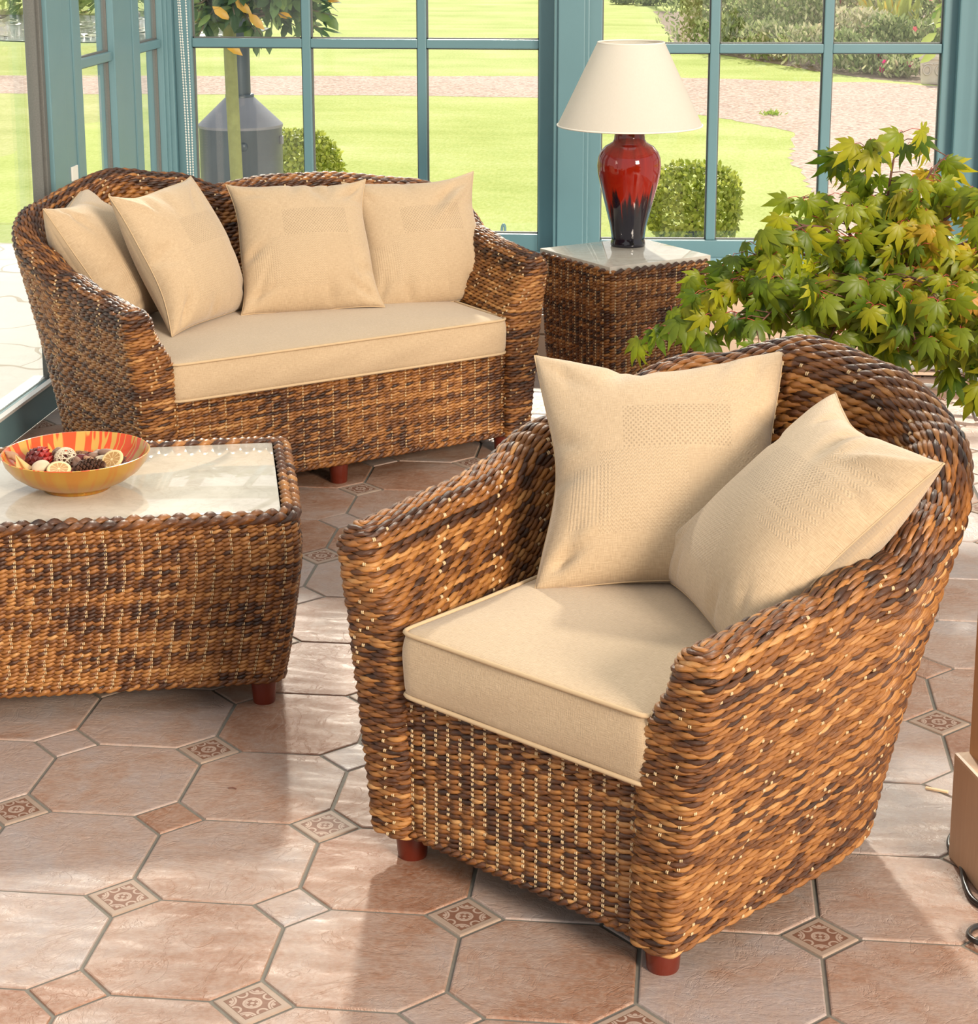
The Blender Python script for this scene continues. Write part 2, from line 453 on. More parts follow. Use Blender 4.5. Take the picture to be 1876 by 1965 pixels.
class Weave:
    """rows of twined strands over a surface given as row paths (P, N)"""
    def __init__(s, Lb=.033, seg=5, ring=5, stake_every=1):
        s.Lb = Lb; s.seg = seg; s.ring = ring; s.V = []; s.F = []; s.T = []; s.n = 0
        s.FU = []; s.FV = []; s.uV = []; s.uF = []; s.un = 0; s.sV = []; s.sF = []; s.sn = 0; s.stake_every = stake_every
    def row(s, P, N, h, closed, parity, stakes=True, A=.27, fat=.55, base=.5, spread=.50, twist=1, nb=None, flat=.42):
        P = np.asarray(P, float); N = np.asarray(N, float)
        if closed: Pc = np.vstack([P, P[:1]]); Nc = np.vstack([N, N[:1]])
        else: Pc, Nc = P, N
        d = np.linalg.norm(np.diff(Pc, axis=0), axis=1); L = np.concatenate([[0], np.cumsum(d)])
        if nb is None:
            nb = max(2, int(round(L[-1] / s.Lb)))
            if closed and nb % 2: nb += 1
        m = nb * s.seg
        t = np.linspace(0, L[-1], m + 1)
        if closed: t = t[:-1]
        hh = np.asarray(h, float)
        if hh.ndim == 0: hh = np.full(len(P), float(hh))
        hc = np.concatenate([hh, hh[:1]]) if closed else hh
        p = np.stack([np.interp(t, L, Pc[:, k]) for k in range(3)], 1)
        n = np.stack([np.interp(t, L, Nc[:, k]) for k in range(3)], 1); n /= np.linalg.norm(n, axis=1)[:, None] + 1e-12
        H = np.interp(t, L, hc)[:, None]
        if closed: T = np.roll(p, -1, 0) - np.roll(p, 1, 0)
        else: T = np.gradient(p, axis=0)
        T /= np.linalg.norm(T, axis=1)[:, None] + 1e-12
        U = np.cross(n, T); U /= np.linalg.norm(U, axis=1)[:, None] + 1e-12
        q = len(t)
        u = np.arange(q) / s.seg
        jit = rng.uniform(-.13, .13) if not closed else 0
        R = s.ring
        th = np.arange(R) * 2 * PI / R
        rowbase = base + spread * .55 * (rng.random() - .5)
        for k in range(2):
            ph = PI * (u + .5 * parity + jit) + k * PI + .5 * (sm_noise(q, s.seg * 4) - .5)
            c = np.cos(ph)[:, None]; sn = np.sin(ph)[:, None] * twist
            rr = (.66 + .40 * np.clip(c, 0, 1) ** .7) * (1 + .16 * (sm_noise(q, s.seg * 1.3)[:, None] - .5) * 2)
            ctr = p + n * (A * H * c) + U * (H * .24 * sn + H * .10 * (sm_noise(q, s.seg * 3)[:, None] - .5))
            rn = flat * H * rr; ru = fat * H * rr
            V = ctr[:, None, :] + n[:, None, :] * (rn[:, :, None] * np.cos(th)[None, :, None]) + U[:, None, :] * (ru[:, :, None] * np.sin(th)[None, :, None])
            s.V.append(V.reshape(-1, 3))
            idx = s.n + np.arange(q * R).reshape(q, R)
            if closed: a = idx; b = np.roll(idx, -1, 0)
            else: a = idx[:-1]; b = idx[1:]
            Fq = np.stack([a, np.roll(a, -1, 1), np.roll(b, -1, 1), b], 2).reshape(-1, 4)
            s.F.append(Fq); s.n += q * R
            # tone: long streaks + per-grain variation
            bump_id = np.floor((ph / PI + .5) / 2 + 1e-6).astype(int); bump_id -= bump_id.min()
            per = rng.random(bump_id.max() + 2)[bump_id]
            tone = rowbase + spread * (1.05 * (sm_noise(q, s.seg * 6) - .5) + .30 * (per - .5) + .45 * (sm_noise(q, s.seg * .8) - .5))
            tone = tone - .13 * np.clip((patch(ctr) - .60) / .2, 0, 1)
            tone = np.clip(tone, 0, 1)
            s.T.append(np.repeat(tone, R))
            s.FU.append(np.repeat(t + 7.3 * k, R)); s.FV.append(np.tile(th * 2.2, q) + rng.random() * 90)
        # pale stakes showing at every second crossing
        if stakes:
            for b in range(0, nb, s.stake_every):
                uu = b + .5 - .5 * (parity if parity == 1 else 0)
                if uu < .2: continue
                j = int(round(uu * s.seg))
                if j >= q: continue
                if rng.random() < .30: continue
                c0 = p[j]; nn = n[j]; tt = T[j]; up = U[j]; hq = H[j, 0]
                for off in (-1, 1):
                    w = .065 * hq + .0004; ln = .36 * hq
                    cc = c0 + tt * off * (w * 1.5) + nn * (hq * (.40 + .1 * rng.random()))
                    q8 = []
                    for zz in (-1, -.6, .6, 1):
                        dep = .22 * hq if abs(zz) > .8 else 0
                        for (dx, dn) in ((-1, -1.3), (-.8, .6), (.8, .6), (1, -1.3)):
                            q8.append(cc + up * (zz * ln) + tt * (dx * w) + nn * (dn * w - dep))
                    s.sV.append(np.array(q8))
                    i0 = s.sn
                    fl = []
                    for z in range(3):
                        for e in range(3):
                            a0 = i0 + z * 4 + e
                            fl.append((a0, a0 + 1, a0 + 5, a0 + 4))
                    s.sF.append(np.array(fl)); s.sn += 16
    def under(s, rows, closed, off):
        """dark backing sheet through the row paths"""
        R = len(rows); C = len(rows[0][0])
        G = np.array([r[0] - r[1] * off for r in rows])
        idx = s.un + np.arange(R * C).reshape(R, C)
        a = idx[:-1]; b = idx[1:]
        if closed: F = np.stack([a, np.roll(a, -1, 1), np.roll(b, -1, 1), b], 2).reshape(-1, 4)
        else: F = np.stack([a[:, :-1], a[:, 1:], b[:, 1:], b[:, :-1]], 2).reshape(-1, 4)
        s.uV.append(G.reshape(-1, 3)); s.uF.append(F); s.un += R * C
    def rope(s, pts, r, closed=True, base=.4, pitch=None, N=None):
        """twisted braid along pts"""
        P = np.asarray(pts, float)
        if N is None: N = np.tile([0, 0, 1.0], (len(P), 1))
        old = s.Lb
        s.Lb = pitch or r * 2.6
        s.row(P, N, r * 1.9, closed, 0, False, A=.26, fat=.50, base=base, spread=.45, flat=.46)
        s.Lb = old
    def build(s, name, parent, mat=None):
        V = [np.concatenate(s.V)]; F = [np.concatenate(s.F)]; T = [np.concatenate(s.T)]; FU = np.concatenate(s.FU); FV = np.concatenate(s.FV)
        mi = [np.zeros(len(F[0]), int)]
        n = len(V[0])
        if s.uV:
            uv = np.concatenate(s.uV); V.append(uv); uf = np.concatenate(s.uF); F.append(uf + n); T.append(np.zeros(len(uv))); mi.append(np.ones(len(uf), int)); n += len(uv)
        if s.sV:
            sv = np.concatenate(s.sV); sf = np.concatenate(s.sF); V.append(sv); F.append(sf + n); T.append(np.ones(len(sv))); mi.append(np.full(len(sf), 2)); n += len(sv)
        return mesh_obj(name, np.concatenate(V), np.concatenate(F), [mat or M['wicker'], M['wicker_core'], M['stake']], parent, True, np.concatenate(mi), {'tone': np.concatenate(T), 'fu': np.pad(FU, (0, n - len(FU))), 'fv': np.pad(FV, (0, n - len(FV)))})

def catmull(pts, per=16):
    P = np.array(pts, float); out = []
    for i in range(len(P) - 1):
        p0 = P[max(i - 1, 0)]; p1 = P[i]; p2 = P[i + 1]; p3 = P[min(i + 2, len(P) - 1)]
        t = (np.arange(per) / per)[:, None]
        out.append(.5 * ((2 * p1) + (p2 - p0) * t + (2 * p0 - 5 * p1 + 4 * p2 - p3) * t ** 2 + (3 * p1 - p0 - 3 * p2 + p3) * t ** 3))
    out.append(P[-1:])
    return np.concatenate(out)

def resample(P, n):
    d = np.linalg.norm(np.diff(P, axis=0), axis=1); L = np.concatenate([[0], np.cumsum(d)])
    t = np.linspace(0, L[-1], n)
    return np.stack([np.interp(t, L, P[:, k]) for k in range(P.shape[1])], 1)

def tub_shell(W, ctrl, Hf, flare, Tf, Tin, Ttop, z0, zseat, h, ns=180, nc=21, capd=.042, g_pow=1.15, narc=None):
    """wicker wall of uniform-ish thickness around a U-shaped plan with a rounded rim.
    ctrl: plan control points from left front round the back to right front (local X lateral, Y back).
    Hf(s): rim height, flare(s): outward lean, Tf(q): half thickness at level q"""
    C = resample(catmull(ctrl), ns)
    s = np.linspace(0, 1, ns)
    Tn = np.gradient(C, axis=0); Tn /= np.linalg.norm(Tn, axis=1)[:, None]
    # left front -> back -> right front runs clockwise seen from above with Y back; outward = left-hand side of travel
    No = np.stack([-Tn[:, 1], Tn[:, 0]], 1)
    if No[ns // 2, 1] < 0: No = -No
    H = np.array([Hf(x) for x in s]); FL = np.array([flare(x) for x in s])
    wf = np.clip(1 - np.minimum(s, 1 - s) / .34, 0, 1); wf = wf * wf * (3 - 2 * wf)
    n1 = int(round((np.min(H) - Ttop - z0) / h))
    n2 = narc or max(4, int(round(1.35 * Ttop / h)))
    levels = [(i / n1, 0.0) for i in range(n1)] + [(1.0, a) for a in np.linspace(0, PI / 2 * .93, n2)]
    rows = []
    th = np.linspace(0, PI, nc)[1:-1]
    def cs(c, p): return np.sign(c) * np.abs(c) ** (2 / p)
    for q, a in levels:
        t = Tf(q) * math.cos(a)
        ti = (Tin(q) * wf + Tf(q) * (1 - wf)) * math.cos(a)
        lean = FL * (q ** g_pow) + (.006 * math.sin(a))
        z = z0 + (H - Ttop - z0) * q + Ttop * math.sin(a)
        c = C + No * lean[:, None]
        out = c + No * t; inn = c - No * ti[:, None]
        O3 = np.column_stack([out, z]); I3 = np.column_stack([inn, z])
        # end caps: direction pointing forwards out of the arm ends
        fr = -Tn[0]; fl = Tn[-1]
        cd = capd * (.25 + .75 * math.cos(a))
        def cap(e, nn, f, tt_in, zz, order):
            m_ = (t - tt_in) / 2; hw = (t + tt_in) / 2
            return np.array([np.append(e + nn * (m_ + hw * cs(math.cos(x), 4.2)) + f * cd * cs(math.sin(x), 4.2), zz) for x in order])
        capR = cap(c[-1], No[-1], fl, ti[-1], z[-1], th); capL = cap(c[0], No[0], fr, ti[0], z[0], th[::-1])
        half = ns // 2
        loop = np.vstack([I3[:half][::-1], capL, O3, capR, I3[half:][::-1]])
        rows.append(loop)
    G = np.array(rows)
    Tj = np.roll(G, -1, 1) - np.roll(G, 1, 1)
    Tw = np.gradient(G, axis=0)
    Nn = np.cross(Tj, Tw)
    Nn /= np.linalg.norm(Nn, axis=2)[:, :, None] + 1e-12
    # orient outward at the outer back
    half = ns // 2
    jb = half + (nc - 2) + half
    if Nn[2, jb, 1] < 0: Nn = -Nn
    hrow = np.linalg.norm(Tw, axis=2)
    hrow = np.clip(hrow, .45 * h, 2.2 * h)
    out = []
    for i, (q, a) in enumerate(levels):
        zmin = G[i, :, 2].min()
        low = G[i, 0, 2] < zseat
        if low:
            j0 = half - 14; j1 = half + (nc - 2) + ns + (nc - 2) + 14
            sl = slice(j0, j1)
            W.row(G[i, sl], Nn[i, sl], hrow[i, sl], False, i % 2, True, base=.46)
        else:
            W.row(G[i], Nn[i], hrow[i], True, i % 2, a < .9, base=.46 if q < 1 else .38)
    W.under([(G[i], Nn[i]) for i in range(len(levels))], True, h * .35)
    return G, Nn

def leg(name, x, y, ztop, parent, r=.028):
    b = MB()
    b.lathe([(0, 0), (r * .80, 0), (r * .84, .003), (r * .93, ztop * .5), (r * 1.05, ztop), (0, ztop)], 28)
    o = b.build(name, M['leg'], parent, True)
    autosmooth(o, 35)
    o.location = (x, y, 0)
    return o

def frame_rot(fx):
    """z-rotation whose local +X points along the given direction"""
    return math.atan2(fx[1], fx[0])

# ------------------------------------------------------------------ armchair
CH_O = (.678, -.013); CH_D = (.812, -.583)
chair = empty('wicker_armchair', (*CH_O, 0), frame_rot(CH_D))
tag(chair, 'large brown wicker tub armchair with dark turned feet in the foreground', 'armchair')
def lerp_tab(x, tab):
    xs = [a for a, _ in tab]; ys = [b for _, b in tab]
    x = min(max(x, xs[0]), xs[-1])
    for i in range(len(xs) - 1):
        if x <= xs[i + 1]:
            f = (x - xs[i]) / (xs[i + 1] - xs[i]); f = f * f * (3 - 2 * f)
            return ys[i] * (1 - f) + ys[i + 1] * f
    return ys[-1]
def sym(tab): return lambda x: lerp_tab(min(x, 1 - x), tab)
wv = Weave(.037, 7, 6, 5)
def arm_in(q): return lerp_tab(q, [(0, .050), (.35, .062), (.72, .082), (1, .038)])
tub_shell(wv, [(-.303, .045), (-.307, .17), (-.315, .32), (-.320, .46), (-.298, .59), (-.215, .685), (-.10, .722), (0, .73), (.10, .722), (.215, .685), (.298, .59), (.320, .46), (.315, .32), (.303, .17), (.296, .045)],
          lambda q: lerp_tab(q, [(0, .622), (.12, .628), (.22, .634), (.31, .690), (.40, .805), (.5, .868), (.58, .845), (.65, .785), (.72, .695), (.79, .634), (.88, .606), (1, .588)]),
          sym([(0, .062), (.15, .080), (.28, .125), (.38, .143), (.5, .142)]),
          lambda q: .038 + .010 * q, arm_in, .052, .064, .36, .0083)
wv.build('woven_shell', chair)
# front apron
def apron(W, xa, xb, y, z0, z1, h, npts=60, bulge=.0):
    n = int(round((z1 - z0) / h)); rows = []
    xs = np.linspace(xa, xb, npts)
    for i in range(n + 1):
        z = z0 + (z1 - z0) * i / n
        P = np.column_stack([xs, np.full(npts, y) - bulge * np.sin(PI * (xs - xa) / (xb - xa)), np.full(npts, z)])
        N = np.tile([0, -1.0, 0], (npts, 1))
        rows.append((P, N))
    for i, (P, N) in enumerate(rows): W.row(P, N, h, False, (i % 2) * 2, True, base=.45)
    W.under(rows, False, h * .35)
    # top return and braids
    P = rows[-1][0]
    W.rope(np.column_stack([xs, np.full(npts, y + .004), np.full(npts, z1 + .004)]), .008, False, .42)
    W.rope(np.column_stack([xs, np.full(npts, y - .002), np.full(npts, z0 - .006)]), .008, False, .42)
wa = Weave(.0285, 6, 6, 1)
apron(wa, -.262, .255, .026, .072, .333, .0092)
wa.build('front_apron', chair)
b = MB(); b.box((-.245, .04, .315), (.245, .66, .33)); b.build('seat_deck', M['wicker_core'], chair)
for x, y in ((-.288, .062), (.278, .062), (-.235, .60), (.235, .60)): leg('leg', x, y, .078, chair, .032)

# ------------------------------------------------------------------ sofa
SO_O = (-.024, 2.430); SO_D = (.778, .628)
sofa = empty('wicker_sofa', (*SO_O, 0), frame_rot(SO_D))
tag(sofa, 'two-seat brown wicker sofa with rounded double-humped back before the tall windows', 'sofa')
wv = Weave(.033, 6, 5, 4)
def sofaH(s):
    return lerp_tab(s, [(0, .605), (.08, .620), (.15, .645), (.21, .705), (.27, .79), (.37, .862), (.44, .835), (.505, .785), (.58, .800), (.65, .795), (.73, .77), (.80, .715), (.87, .66), (.93, .64), (1, .63)])
tub_shell(wv, [(-.600, .045), (-.606, .2), (-.614, .38), (-.616, .54), (-.588, .69), (-.49, .775), (-.34, .805), (-.15, .81), (0, .80), (.15, .81), (.34, .805), (.49, .775), (.588, .69), (.616, .54), (.614, .38), (.606, .2), (.600, .045)],
          sofaH, sym([(0, .050), (.12, .060), (.25, .115), (.35, .125), (.5, .12)]),
          lambda q: .036 + .012 * q, arm_in, .050, .066, .34, .0088, ns=240)
wv.build('woven_shell', sofa)
wa = Weave(.0245, 5, 5, 2)
apron(wa, -.555, .555, .03, .074, .322, .0088, 90)
wa.build('front_apron', sofa)
b = MB(); b.box((-.55, .04, .305), (.55, .74, .32)); b.build('seat_deck', M['wicker_core'], sofa)
for x, y in ((-.575, .06), (-.02, .06), (.565, .06), (-.52, .70), (.52, .70)): leg('leg', x, y, .080, sofa, .030)

# ------------------------------------------------------------------ cushions
def crease_field(X, Y, cr):
    z = np.zeros_like(X)
    for (x0, y0, ang, ln, w, a) in cr:
        dx, dy = X - x0, Y - y0
        l = dx * math.cos(ang) + dy * math.sin(ang); p = -dx * math.sin(ang) + dy * math.cos(ang)
        z += a * np.exp(-(p / w) ** 2) * np.exp(-(l / ln) ** 2)
    return z

def pillow(name, label, C, Xv, Yv, s=.45, T=.085, seed=1, group=None, creases=(), sag=.0, ear=1.0):
    n = 46
    u = np.linspace(-1, 1, n)
    u = np.sign(u) * (1 - (1 - np.abs(u)) ** 1.35)
    U, V = np.meshgrid(u, u)
    # concave edges, pointed corners
    k = .135
    X = U * (1 - k * (1 - V ** 2) * np.abs(U) ** 1.5 * (1 + .25 * np.sin(3.3 * V + seed))); Y = V * (1 - k * np.where(V < 0, .35, 1.0) * (1 - U ** 2) * np.abs(V) ** 1.5 * (1 + .3 * np.sin(2.7 * U + seed)))
    r2 = (1 - U ** 2) * (1 - V ** 2)
    Z = np.clip(r2, 0, None) ** .46
    r = np.random.default_rng(seed)
    cr = list(creases)
    for cx, cy in ((-1, -1), (1, -1), (1, 1), (-1, 1)):
        for q in range(2):
            a = math.atan2(-cy, -cx) + r.uniform(-.6, .6)
            cr.append((cx * .78, cy * .78, a, r.uniform(.16, .34), r.uniform(.035, .06), r.uniform(-.17, .13)))
    for q in range(7):
        e = r.integers(4); t = r.uniform(-.7, .7)
        px, py, a = [(t, .92, -PI / 2), (t, -.92, PI / 2), (.92, t, PI), (-.92, t, 0)][e]
        cr.append((px, py, a + r.uniform(-.5, .5), r.uniform(.14, .26), r.uniform(.04, .07), r.uniform(-.20, -.08)))
    W = crease_field(U, V, cr) * (r2 ** .25)
    lowf = sum(.055 * math.cos(q) * np.sin(U * r.uniform(1, 3) + q) * np.cos(V * r.uniform(1, 3) - q) for q in range(3))
    Zf = T * (Z * (1 + lowf) + W * 1.25)
    Zb = -T * Z
    wav = .010 * np.sin(3.1 * U + seed) * np.cos(2.3 * V + seed * 1.7) * (np.maximum(np.abs(U), np.abs(V)) ** 4)
    X = X * s / 2; Y = Y * s / 2 - sag * Z * .0
    # weight settles to the bottom
    Zf = Zf * (1 - .22 * V * (1 - V ** 2))
    Vf = np.stack([X, Y, Zf + wav], 2).reshape(-1, 3); Vb = np.stack([X, Y, Zb + wav], 2).reshape(-1, 3)
    idx = np.arange(n * n).reshape(n, n)
    a = idx[:-1, :-1].ravel(); b_ = idx[:-1, 1:].ravel(); c = idx[1:, 1:].ravel(); d = idx[1:, :-1].ravel()
    Ff = np.stack([a, b_, c, d], 1); Fb = np.stack([d, c, b_, a], 1)
    bmap = idx + n * n
    bm_ = bmap.copy(); bm_[0, :] = idx[0, :]; bm_[-1, :] = idx[-1, :]; bm_[:, 0] = idx[:, 0]; bm_[:, -1] = idx[:, -1]
    lut = np.concatenate([np.arange(n * n), bm_.ravel()])
    F = np.concatenate([Ff, lut[Fb + n * n]])
    VV = np.concatenate([Vf, Vb])
    uvp = np.stack([U, V], 2).reshape(-1, 2) * s / 2
    uvs = np.concatenate([uvp, uvp * [-1, 1]])
    Xv = Vector(Xv).normalized(); Yv = Vector(Yv); Yv = (Yv - Xv * Yv.dot(Xv)).normalized(); Nv = Xv.cross(Yv)
    o = mesh_obj(name, VV, F, M['fabric'], None, True, None, None, uvs)
    o.matrix_world = Matrix(((Xv.x, Yv.x, Nv.x, C[0]), (Xv.y, Yv.y, Nv.y, C[1]), (Xv.z, Yv.z, Nv.z, C[2]), (0, 0, 0, 1)))
    tag(o, label, 'cushion', group)
    per = [(i, 0) for i in range(n)] + [(n - 1, i) for i in range(1, n)] + [(i, n - 1) for i in range(n - 2, -1, -1)] + [(0, i) for i in range(n - 2, 0, -1)]
    pts = [Vf[j * n + i] for i, j in per]
    sb = MB(); sb.tube([tuple(p) for p in pts], .0016, 6, closed=True)
    sb.build('seam', M['seam'], o, True)
    return o

G1 = 'scatter cushions on the sofa'; G2 = 'scatter cushions on the armchair'
pillow('scatter_cushion', 'beige square cushion propped edge-on in the left corner of the wicker sofa', (-.825, 2.640, .625), (-.05, .99, 0), (-.50, -.03, .86), .45, .120, 3, G1)
pillow('scatter_cushion', 'beige cushion second from the left end of the sofa, turned to the right', (-.575, 2.629, .655), (.293, .956, .001), (-.41, .124, .903), .45, .102, 4, G1, [(-.2, .9, -1.7, .3, .07, -.18), (.4, .7, -2.4, .3, .06, -.12)])
pillow('scatter_cushion', 'beige cushion facing forward in the middle of the sofa, overlapping the one at its right', (-.252, 2.885, .637), (.93, .3675, .001), (-.2055, .517, .831), .45, .100, 5, G1, [(.25, .8, -1.2, .22, .08, -.22), (-.85, -.2, .5, .2, .06, -.2), (.75, -.8, 2.6, .2, .05, -.2)])
pillow('scatter_cushion', 'beige cushion at the right end of the sofa with one corner poking up', (.085, 3.095, .622), (.90, .43, .03), (-.12, .50, .86), .45, .095, 6, G1, [(.55, .5, .75, .4, .06, .2), (.4, .6, .75, .3, .05, -.18), (.7, -.85, 2.2, .2, .06, -.22)])
pillow('scatter_cushion', 'large beige cushion standing upright against the armchair back', (.914, .521, .652), (.998, .056, .030), (-.045, .662, .748), .48, .100, 8, G2, [(-.15, .95, -1.6, .12, .07, -.22), (-.8, -.82, .5, .14, .05, -.3), (-.9, -.1, .1, .3, .08, -.1)])
pillow('scatter_cushion', 'beige cushion tilted on its corner against the right arm of the armchair', (1.145, .252, .640), (.308, -.951, 0), (.661, .214, .719), .465, .105, 9, G2, [(.1, .8, -1.2, .3, .05, -.16), (.35, .75, -1.4, .2, .05, .1)])

def box_cushion(name, label, parent_frame, plan, z0, z1, crown=.012, group=None):
    """box cushion with piped edges; plan = polygon in the seat's local frame"""
    P = resample(np.array(plan + [plan[0]], float), 161)[:-1]
    # round the corners
    for _ in range(3): P = (np.roll(P, 1, 0) + 2 * P + np.roll(P, -1, 0)) / 4
    c = P.mean(0)
    h = z1 - z0
    Vs = []; uvs = []
    D = np.linalg.norm(np.diff(np.vstack([P, P[:1]]), axis=0), axis=1); Ls = np.concatenate([[0], np.cumsum(D)])[:-1]
    n = len(P)
    rings = []
    def addring(Q, z, uvq):
        rings.append(len(Vs)); 
        for i in range(n): Vs.append((Q[i][0], Q[i][1], z if np.isscalar(z) else z[i])); uvs.append(tuple(uvq[i]))
    cen = lambda f: c + (P - c) * f
    for f in (.02, .25, .5, .7, .82, .9, .95, .98, .995):
        rim = math.sqrt(max(0, 1 - ((f - .0) / 1.0) ** 6)) if f < .999 else 0
        addring(cen(f), z1 + crown * (1 - f ** 3) - .006 * (1 - rim), cen(f) + np.array([3.0, 2.0]))
    Nl = P - c; Nl /= np.linalg.norm(Nl, axis=1)[:, None]
    for k, g in enumerate(np.linspace(0, 1, 9)):
        z = z1 - .006 - (h - .012) * g
        bulge = .008 * math.sin(PI * g)
        w = .0015 * np.sin(Ls * 23 + k)
        addring(P + Nl * (bulge + w)[:, None] if not np.isscalar(bulge + w) else P, z, np.stack([Ls + 5.0, np.full(n, -.3 - g * h)], 1))
    addring(cen(.97), z0, cen(.97)); addring(cen(.02), z0, cen(.02))
    F = []
    for a, b_ in zip(rings[:-1], rings[1:]):
        for i in range(n): F.append([a + (i + 1) % n, a + i, b_ + i, b_ + (i + 1) % n])
    F.append([rings[0] + i for i in range(n)]); F.append([rings[-1] + i for i in range(n)][::-1])
    o = mesh_obj(name, np.array(Vs), F, M['fabric'], None, True, None, None, np.array(uvs))
    o.matrix_world = parent_frame
    tag(o, label, 'seat cushion', group)
    for zz in (z1 - .004, z0 + .004):
        pb = MB(); pb.tube([(p[0] + q[0] * .0025, p[1] + q[1] * .0025, zz + .0) for p, q in zip(P, Nl)], .0042, 7, closed=True)
        pb.build('piping', M['seam'], o, True)
    return o
def fmat(o): return Matrix.Translation(o.location) @ Matrix.Rotation(o.rotation_euler.z, 4, 'Z')
box_cushion('seat_cushion', 'thick beige box seat cushion fitted in the wicker armchair', fmat(chair),
            [(-.252, .003), (.285, .003), (.268, .2), (.262, .40), (.245, .52), (.17, .61), (0, .635), (-.17, .61), (-.245, .52), (-.255, .40), (-.25, .2)], .338, .462)
box_cushion('seat_cushion', 'long beige box seat cushion spanning the two-seat wicker sofa', fmat(sofa),
            [(-.568, .003), (.552, .003), (.55, .2), (.555, .45), (.53, .62), (.45, .70), (0, .715), (-.45, .70), (-.53, .62), (-.56, .45), (-.556, .2)], .330, .443)

# ------------------------------------------------------------------ tables
def rrect(a, b, r, n=10):
    """rounded rectangle loop, half sizes a (x), b (y), counter-clockwise"""
    out = []
    for cx, cy, s0 in ((a - r, -b + r, -PI / 2), (a - r, b - r, 0), (-a + r, b - r, PI / 2), (-a + r, -b + r, PI)):
        for k in range(n + 1):
            t = s0 + PI / 2 * k / n
            out.append((cx + r * math.cos(t), cy + r * math.sin(t)))
    return np.array(out)

def wicker_table(root, a, b, z0, zt, h, prof, Lb, seg, marble_in, stakes=2, rope_r=.0105, lid=.0, drop=.0):
    W = Weave(Lb, seg, 5, stakes)
    n = int(round((zt - z0) / h)); rows = []
    for i in range(n + 1):
        q = i / n
        off = prof(q)
        L = resample(np.vstack([rrect(a + off, b + off, .04), rrect(a + off, b + off, .04)[:1]]), 161)[:-1]
        Tn = np.roll(L, -1, 0) - np.roll(L, 1, 0); Tn /= np.linalg.norm(Tn, axis=1)[:, None]
        N = np.column_stack([Tn[:, 1], -Tn[:, 0], np.zeros(len(L))])
        rows.append((np.column_stack([L, np.full(len(L), z0 + (zt - z0) * q)]), N))
    for i, (P, N) in enumerate(rows): W.row(P, N, h, True, (i % 2) * 2, True, base=.43)
    W.under(rows, True, h * .35)
    off = prof(1)
    for k, (dz, do) in enumerate(((.010, -.002), (.0135, -.020))):
        L = resample(np.vstack([rrect(a + off + do, b + off + do, .035), rrect(a + off + do, b + off + do, .035)[:1]]), 200)[:-1]
        W.rope(np.column_stack([L, np.full(len(L), zt + dz - drop)]), rope_r, True, .38, .032)
    L = resample(np.vstack([rrect(a + prof(0), b + prof(0), .04), rrect(a + prof(0), b + prof(0), .04)[:1]]), 200)[:-1]
    W.rope(np.column_stack([L, np.full(len(L), z0 - .004)]), .008, True, .40)
    W.build('woven_body', root)
    mb = MB(); ma = a + off - marble_in; mbb = b + off - marble_in
    mb.box((-ma, -mbb, zt - .004 + lid), (ma, mbb, zt + .018 + lid), bev=.003)
    autosmooth(mb.build('marble_top', M['marble'], root))
    return root

# coffee table: local +X to the right, +Y away
CT_U = (.968, .25)
ct_c = (.155 - .55 * .968 + .30 * -.25, .80 - .55 * .25 + .30 * .968)
ctab = empty('wicker_coffee_table', (*ct_c, 0), frame_rot(CT_U))
tag(ctab, 'long low wicker coffee table with inset cream marble top', 'coffee table')
wicker_table(ctab, .55, .30, .068, .425, .0092, lambda q: -.036 + .040 * min(1, q / .75) ** .8 - .004 * max(0, (q - .85) / .15), .0185, 5, .034)
for x in (-.47, .47):
    for y in (-.225, .225): leg('leg', x, y, .074, ctab, .029)

# side table
ST_U = (.262, -.336)
stab = empty('wicker_side_table', (.732, 3.373, 0), frame_rot(ST_U))
tag(stab, 'tall square wicker side table with marble top beside the sofa', 'side table')
wicker_table(stab, .208, .208, .06, .526, .0098, lambda q: -.020 + .020 * min(1, q / .8), .020, 5, .004, 2, .0085, .006, .006)
for x in (-.15, .15):
    for y in (-.15, .15): leg('leg', x, y, .064, stab, .026)

# ------------------------------------------------------------------ lamp
def glaze_mat():
    t = NT('red_drip_glaze')
    co = t.obj()
    sp = t.n('ShaderNodeSeparateXYZ', {'Vector': co})
    ang = t.math('ARCTAN2', sp.outputs[1], sp.outputs[0])
    cv = t.n('ShaderNodeCombineXYZ', {'X': t.math('MULTIPLY', t.math('COSINE', ang), 1.0), 'Y': t.math('SINE', ang), 'Z': t.math('MULTIPLY', sp.outputs[2], .8)}).outputs[0]
    dr = t.noise(cv, 4.5, 3, .5)
    f = t.math('ADD', sp.outputs[2], t.math('MULTIPLY', t.math('SUBTRACT', dr, .5), .34))
    c = t.ramp(t.math('MULTIPLY', f, 2.5), [(.30, (.006, .005, .012)), (.40, (.03, .005, .006)), (.46, (.24, .010, .003)), (.72, (.19, .007, .003)), (1, (.10, .005, .003))])
    t.principled(color=c, rough=.06, spec=.5, coat=.2, coat_rough=.03)
    return t.m
def shade_mat():
    t = NT('cream_shade_fabric')
    n = t.noise(t.mapping(t.obj(), (1, 1, .3)), 240, 3)
    c = t.mix(n, (.84, .80, .72), (.90, .86, .79))
    d = t.n('ShaderNodeBsdfDiffuse', {'Color': c})
    tl = t.n('ShaderNodeBsdfTranslucent', {'Color': c})
    t.surface(t.n('ShaderNodeMixShader', {0: .58, 1: d.outputs[0], 2: tl.outputs[0]}).outputs[0])
    return t.m
lamp = empty('table_lamp', (.739, 3.49, .5495), .4)
tag(lamp, 'red glazed vase table lamp with cream conical shade on the side table', 'table lamp')
vb = MB()
